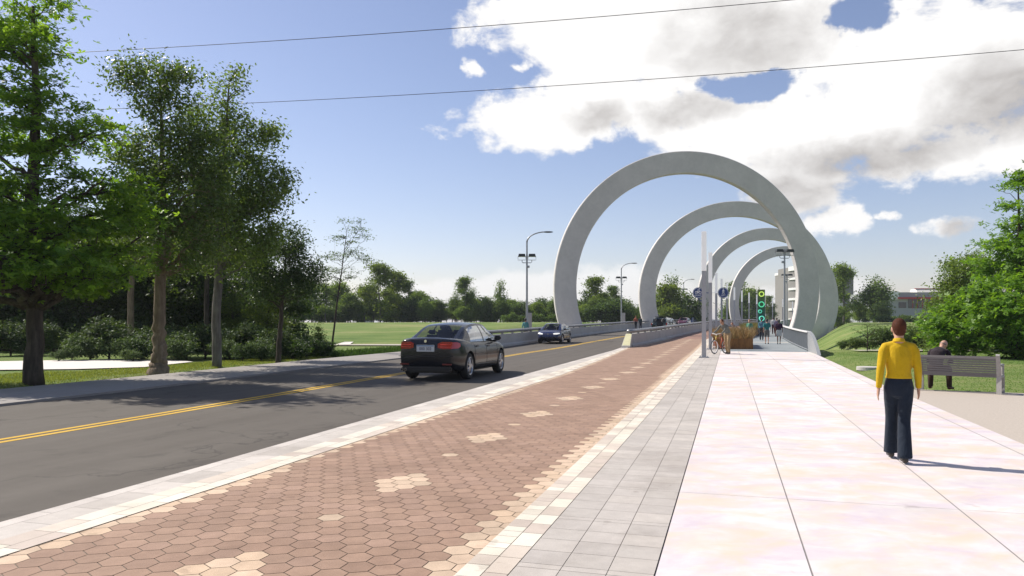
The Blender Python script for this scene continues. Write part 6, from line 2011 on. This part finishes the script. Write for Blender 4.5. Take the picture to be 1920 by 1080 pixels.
    # sill / underside
    u_ = MB(); u_.box(0, 0, zb_ + .02, Wd_ * .74, L * .80, .10); u_.build('underbody', m_trim, root)
    return root, side_pt, section, zt, wmax

# black sedan in the right hand lane, seen from behind
rear_c = {'L': 4.72, 'W': 1.84, 'wb': 2.86, 'seat_z': 1.0, 'mz': 1.02, 'seams': (-1.02, -.02, 1.02), 'handles': (-.82, .18), 'clear': .20,
          'deck': [(-2.36, .94), (-2.33, 1.035), (-2.2, 1.06), (-1.75, 1.055), (-1.2, .985), (0, .96), (1.2, .95), (1.75, .87), (2.1, .76), (2.36, .58)],
          'cab': {'line': [(-1.86, 1.055), (-1.62, 1.15), (-1.36, 1.26), (-1.08, 1.36), (-.80, 1.425), (-.45, 1.455), (0, 1.468), (.35, 1.455), (.62, 1.40), (.92, 1.27), (1.2, 1.12), (1.46, .95)],
                  'wr': [.66, .645, .63, .61, .59, .58, .58, .585, .595, .62, .66, .70], 'yb': [-1.95, -1.75, -1.5, -1.2, -.9, -.5, 0, .35, .65, .92, 1.15, 1.36], 'belt': .955,
                  'rear': (.03, .31), 'front': (.69, .97), 'side': [('rear', .27, .525), ('front', .55, .90)], 'seats': (-.10, -1.02), 'dash': 1.02, 'mirror': .86}}
m_black = M('black_paint', (.0085, .010, .014), .22, metal=.0, var=.03, coat=.25, spec=.3)
hdg = heading(22)
cen = Vector((-1.66, 22.55, 0.005))
cr_, spt, sect, zt_, wm_ = car('black sedan driving away along the right hand lane', cen, -hdg, m_black, rear_c)
yb_ = -2.36
cr_.scale = (1.04, 1.03, 1.10)
for sg in (-1, 1):
    # wrap-round rear lamps
    lm = MB()
    pts_o = []
    for z0_, z1_ in ((.80, .975),):
        rows = []
        for yv, xi in ((-2.405, .34), (-2.40, .46), (-2.395, .60), (-2.375, .70)):
            rows.append(((sg * xi, yv, z0_ + (.03 if xi < .4 else 0)), (sg * xi, yv, z1_ - (.05 if xi < .4 else 0))))
        for yv in (-2.30, -2.16, -2.04):
            a = spt(yv, z0_ + .01 + (.05 if yv > -2.1 else 0), sg, .010); b_ = spt(yv, z1_ - .01 - (.03 if yv > -2.1 else 0), sg, .010)
            rows.append((tuple(a), tuple(b_)))
        for a, b_ in zip(rows[:-1], rows[1:]):
            q = (a[0], b_[0], b_[1], a[1])
            lm.quad(*(q if sg > 0 else q[::-1]))
        # closed back
        for a, b_ in zip(rows[:-1], rows[1:]):
            sh_ = lambda p_: (p_[0] * .97, p_[1] + .04, p_[2])
            q = (sh_(a[0]), sh_(a[1]), sh_(b_[1]), sh_(b_[0])); lm.quad(*(q if sg > 0 else q[::-1]))
            q = (a[1], b_[1], sh_(b_[1]), sh_(a[1])); lm.quad(*(q if sg > 0 else q[::-1]))
            q = (a[0], sh_(a[0]), sh_(b_[0]), b_[0]); lm.quad(*(q if sg > 0 else q[::-1]))
    lo_ = lm.build('tail_lamp', m_tail, cr_, smooth=False)
    g2 = MB()
    for zz in (.85, .905):
        g2.tube([(sg * .42, -2.416, zz), (sg * .58, -2.412, zz), (sg * .70, -2.385, zz)], .010, 6)
    g2.build('lamp_bar', M('lamp_bar_red', (.8, .05, .04), .3, var=.03), lo_)
    rf = MB(); rf.box(sg * .60, -2.405, .42, .26, .03, .035, bev=.008); rf.build('reflector', m_reflect, cr_)
mb = MB(); mb.box(0, -2.412, .815, .50, .02, .165, bev=.006); pl_ = mb.build('number_plate', m_plate, cr_)
mb = MB(); mb.box(0, -2.424, .877, .48, .004, .028); mb.build('plate_strip', m_pblue, pl_)
tx = text_mesh('000 302', .105, m_ink, pl_); tx.rotation_euler = (RAD(90), 0, 0); tx.location = (0, -2.424, .80)
mb = MB(); mb.tube([(0, -2.40, .99), (0, -2.418, .99)], .036, 18); mb.build('badge', m_chrome, cr_, smooth=True, ang=40)
mb = MB(); mb.box(0, -2.395, .62, 1.55, .012, .012); mb.box(0, -2.402, .715, .78, .01, .01); mb.build('bumper_seam', m_trim, cr_)
mb = MB(); mb.box(0, -2.33, .30, 1.40, .14, .13, bev=.03); mb.build('diffuser', m_trim, cr_)
for x in (-.66, -.56):
    mb = MB(); mb.tube([(x, -2.44, .285), (x, -2.25, .285)], .038, 16, cap=True); ex = mb.build('exhaust_pipe', m_chrome, cr_, smooth=True, ang=40)
    mb = MB(); mb.tube([(x, -2.443, .285), (x, -2.43, .285)], .03, 14); mb.build('pipe_bore', m_trim, ex)
# driver inside
Jd = {k_: v for k_, v in Js.items()}
Jd.update(pelvis=(0, 0, .0), waist=(0, -.02, .13), chest=(0, -.04, .30), top=(0, -.04, .42), neck=(0, -.03, .49), head=(0, .0, .62), shL=(-.165, -.03, .42), shR=(.165, -.03, .42), elL=(-.2, .12, .2), elR=(.2, .12, .2), wrL=(-.12, .32, .25), wrR=(.12, .32, .25),
          hipL=(-.09, .02, -.02), hipR=(.09, .02, -.02), knL=(-.1, .42, .04), knR=(.1, .42, .04), anL=(-.1, .62, -.2), anR=(.1, .62, -.2))
dl = cen + Matrix.Rotation(-hdg, 3, 'Z') @ Vector((-.38, .12, .70))
person('driver in dark clothes at the wheel of the black sedan', dl, -hdg, 1.72, Jd, skin_m, hair_k, cloth('driver_jacket', (.03, .03, .035)), cloth('driver_trousers', (.02, .02, .025)), sh_dk, vox=.022)

# blue hatchback coming toward the camera
hatch = {'L': 4.3, 'W': 1.80, 'wb': 2.66, 'seat_z': .98, 'mz': 1.02, 'seams': (-1.0, 0, .95), 'handles': (-.8, .15), 'clear': .20,
         'deck': [(-2.15, .92), (-2.1, 1.02), (-1.8, 1.04), (-1.0, .99), (0, .97), (1.0, .97), (1.5, .92), (1.85, .84), (2.08, .70), (2.15, .56)],
         'cab': {'line': [(-2.02, 1.04), (-1.9, 1.16), (-1.75, 1.29), (-1.55, 1.39), (-1.2, 1.45), (-.7, 1.48), (-.1, 1.49), (.3, 1.47), (.6, 1.40), (.9, 1.26), (1.2, 1.10), (1.45, .95)],
                 'wr': [.64, .63, .62, .60, .59, .585, .585, .59, .60, .63, .67, .71], 'yb': [-2.05, -1.9, -1.7, -1.5, -1.15, -.65, -.1, .3, .62, .92, 1.15, 1.36], 'belt': .965,
                 'rear': (.03, .27), 'front': (.69, .97), 'side': [('rear', .28, .53), ('front', .555, .90)], 'seats': (-.15, -1.1), 'dash': 1.0, 'mirror': .86}}
m_navy = M('navy_paint', (.008, .012, .05), .22, var=.03, coat=.5, spec=.6)
def fleet(px, Y, paint, p, label, toward, q_off=None):
    X = (px - 960) / F * Y; t, q = tq(X, Y)
    if q_off is not None:
        x, y, z = P(t, q_off)
    else: x, y, z = X, Y, float(elev(t))
    hd_ = heading(t)
    return car(label, (x, y, z + .005), -hd_ + (math.pi if toward else 0), paint, p, detail=Y < 90)
cr2, spt2, *_ = fleet(1040.5, 54.8, m_navy, dict(hatch, mirror_mat=m_navy), 'navy blue hatchback with its headlamps on coming along the left lane', True)
for sg in (-1, 1):
    mb = MB(); mb.limb([(sg * .42, 2.17, .70), (sg * .62, 2.11, .715), (sg * .78, 1.92, .735)], [(.035, .05), (.035, .06), (.02, .04)], 10); mb.build('headlamp', M('lit_headlamp', (.8, .8, .78), .2, var=.02, emit=((1, .98, .92), .5)), cr2, smooth=True)
mb = MB(); mb.box(0, 2.185, .69, .82, .02, .02, bev=.004); mb.tube([(0, 2.17, .69), (0, 2.205, .69)], .05, 16); mb.build('grille_bar', m_chrome, cr2)
mb = MB(); mb.box(0, 2.16, .42, 1.1, .04, .18, bev=.02); mb.build('grille', m_trim, cr2)
suv = {'L': 4.7, 'W': 1.9, 'wb': 2.8, 'seat_z': 1.2, 'mz': 1.2, 'seams': (-1.0, 0, 1.0), 'handles': (-.8, .2), 'clear': .24,
       'deck': [(-2.35, 1.05), (-2.3, 1.15), (-1.9, 1.17), (0, 1.15), (1.0, 1.14), (1.6, 1.08), (2.1, .98), (2.35, .75)],
       'cab': {'line': [(-2.28, 1.17), (-2.22, 1.32), (-2.14, 1.48), (-2.02, 1.62), (-1.6, 1.71), (-.9, 1.75), (-.1, 1.75), (.3, 1.73), (.6, 1.65), (.85, 1.5), (1.1, 1.32), (1.35, 1.15)],
               'wr': [.70, .69, .68, .66, .64, .63, .63, .64, .65, .68, .71, .74], 'yb': [-2.3, -2.2, -2.1, -1.95, -1.5, -.9, -.1, .3, .6, .85, 1.1, 1.3], 'belt': 1.13,
               'rear': (.03, .27), 'front': (.69, .97), 'side': [('rear', .28, .53), ('front', .555, .90)], 'seats': (-.15, -1.1), 'dash': .95, 'mirror': .8}}
crs, *_ = fleet(1225, 80, M('dark_green_paint', (.012, .022, .016), .2, var=.03, coat=1.0), suv, 'dark green off-road car seen over the road barrier beside the second ring', False, -7.6)
for sg in (-1, 1):
    mb = MB(); mb.box(sg * .78, -2.39, 1.0, .13, .06, .26, bev=.02); mb.build('tail_lamp', m_tail, crs)
mb = MB(); mb.box(0, -.7, 1.79, 1.1, 1.9, .04, bev=.01); mb.build('roof_rack', m_trim, crs)
mb = MB(); mb.tube([(.1, -2.5, .98), (.1, -2.36, .98)], .34, 24); mb.build('spare_wheel', m_tyre, crs)
for px, Y, pc, nm, p_, tw, q0_, lab in ((1253, 112, (.42, .42, .41), 'silver_paint', hatch, False, -7.4, 'silver car in the distance just right of the dark green off-road car'),
                                      (1283, 128, (.09, .02, .04), 'maroon_paint', hatch, True, -11.6, 'dark maroon car far along the bridge, left of the blue ones'),
                                      (1294, 137, (.03, .05, .16), 'blue_paint', hatch, True, -11.6, 'far blue car between the maroon one and the third ring'),
                                      (1306, 150, (.10, .14, .22), 'pale_blue_paint', hatch, True, -11.6, 'farthest pale blue car at the foot of the third ring')):
    c_, *_ = fleet(px, Y, M(nm, pc, .22, var=.03, coat=.8), p_, lab, tw, None)
# ------------------------------------------------------------------ air between here and the far bank
hm_ = bpy.data.materials.new('haze_air'); hm_.use_nodes = True
hn = Nodes(hm_.node_tree)
for x in list(hn.n): hn.n.remove(x)
pv = hn.new('ShaderNodeVolumePrincipled')
pv.inputs['Color'].default_value = (.86, .91, 1.0, 1)
pv.inputs['Density'].default_value = 0.00024
pv.inputs['Anisotropy'].default_value = 0.2
ho = hn.new('ShaderNodeOutputMaterial'); hn.l.new(pv.outputs[0], ho.inputs['Volume'])
mb = MB(); mb.box(0, 2000, 25, 6000, 5000, 62)
tag(mb.build('haze', hm_), kind='stuff')
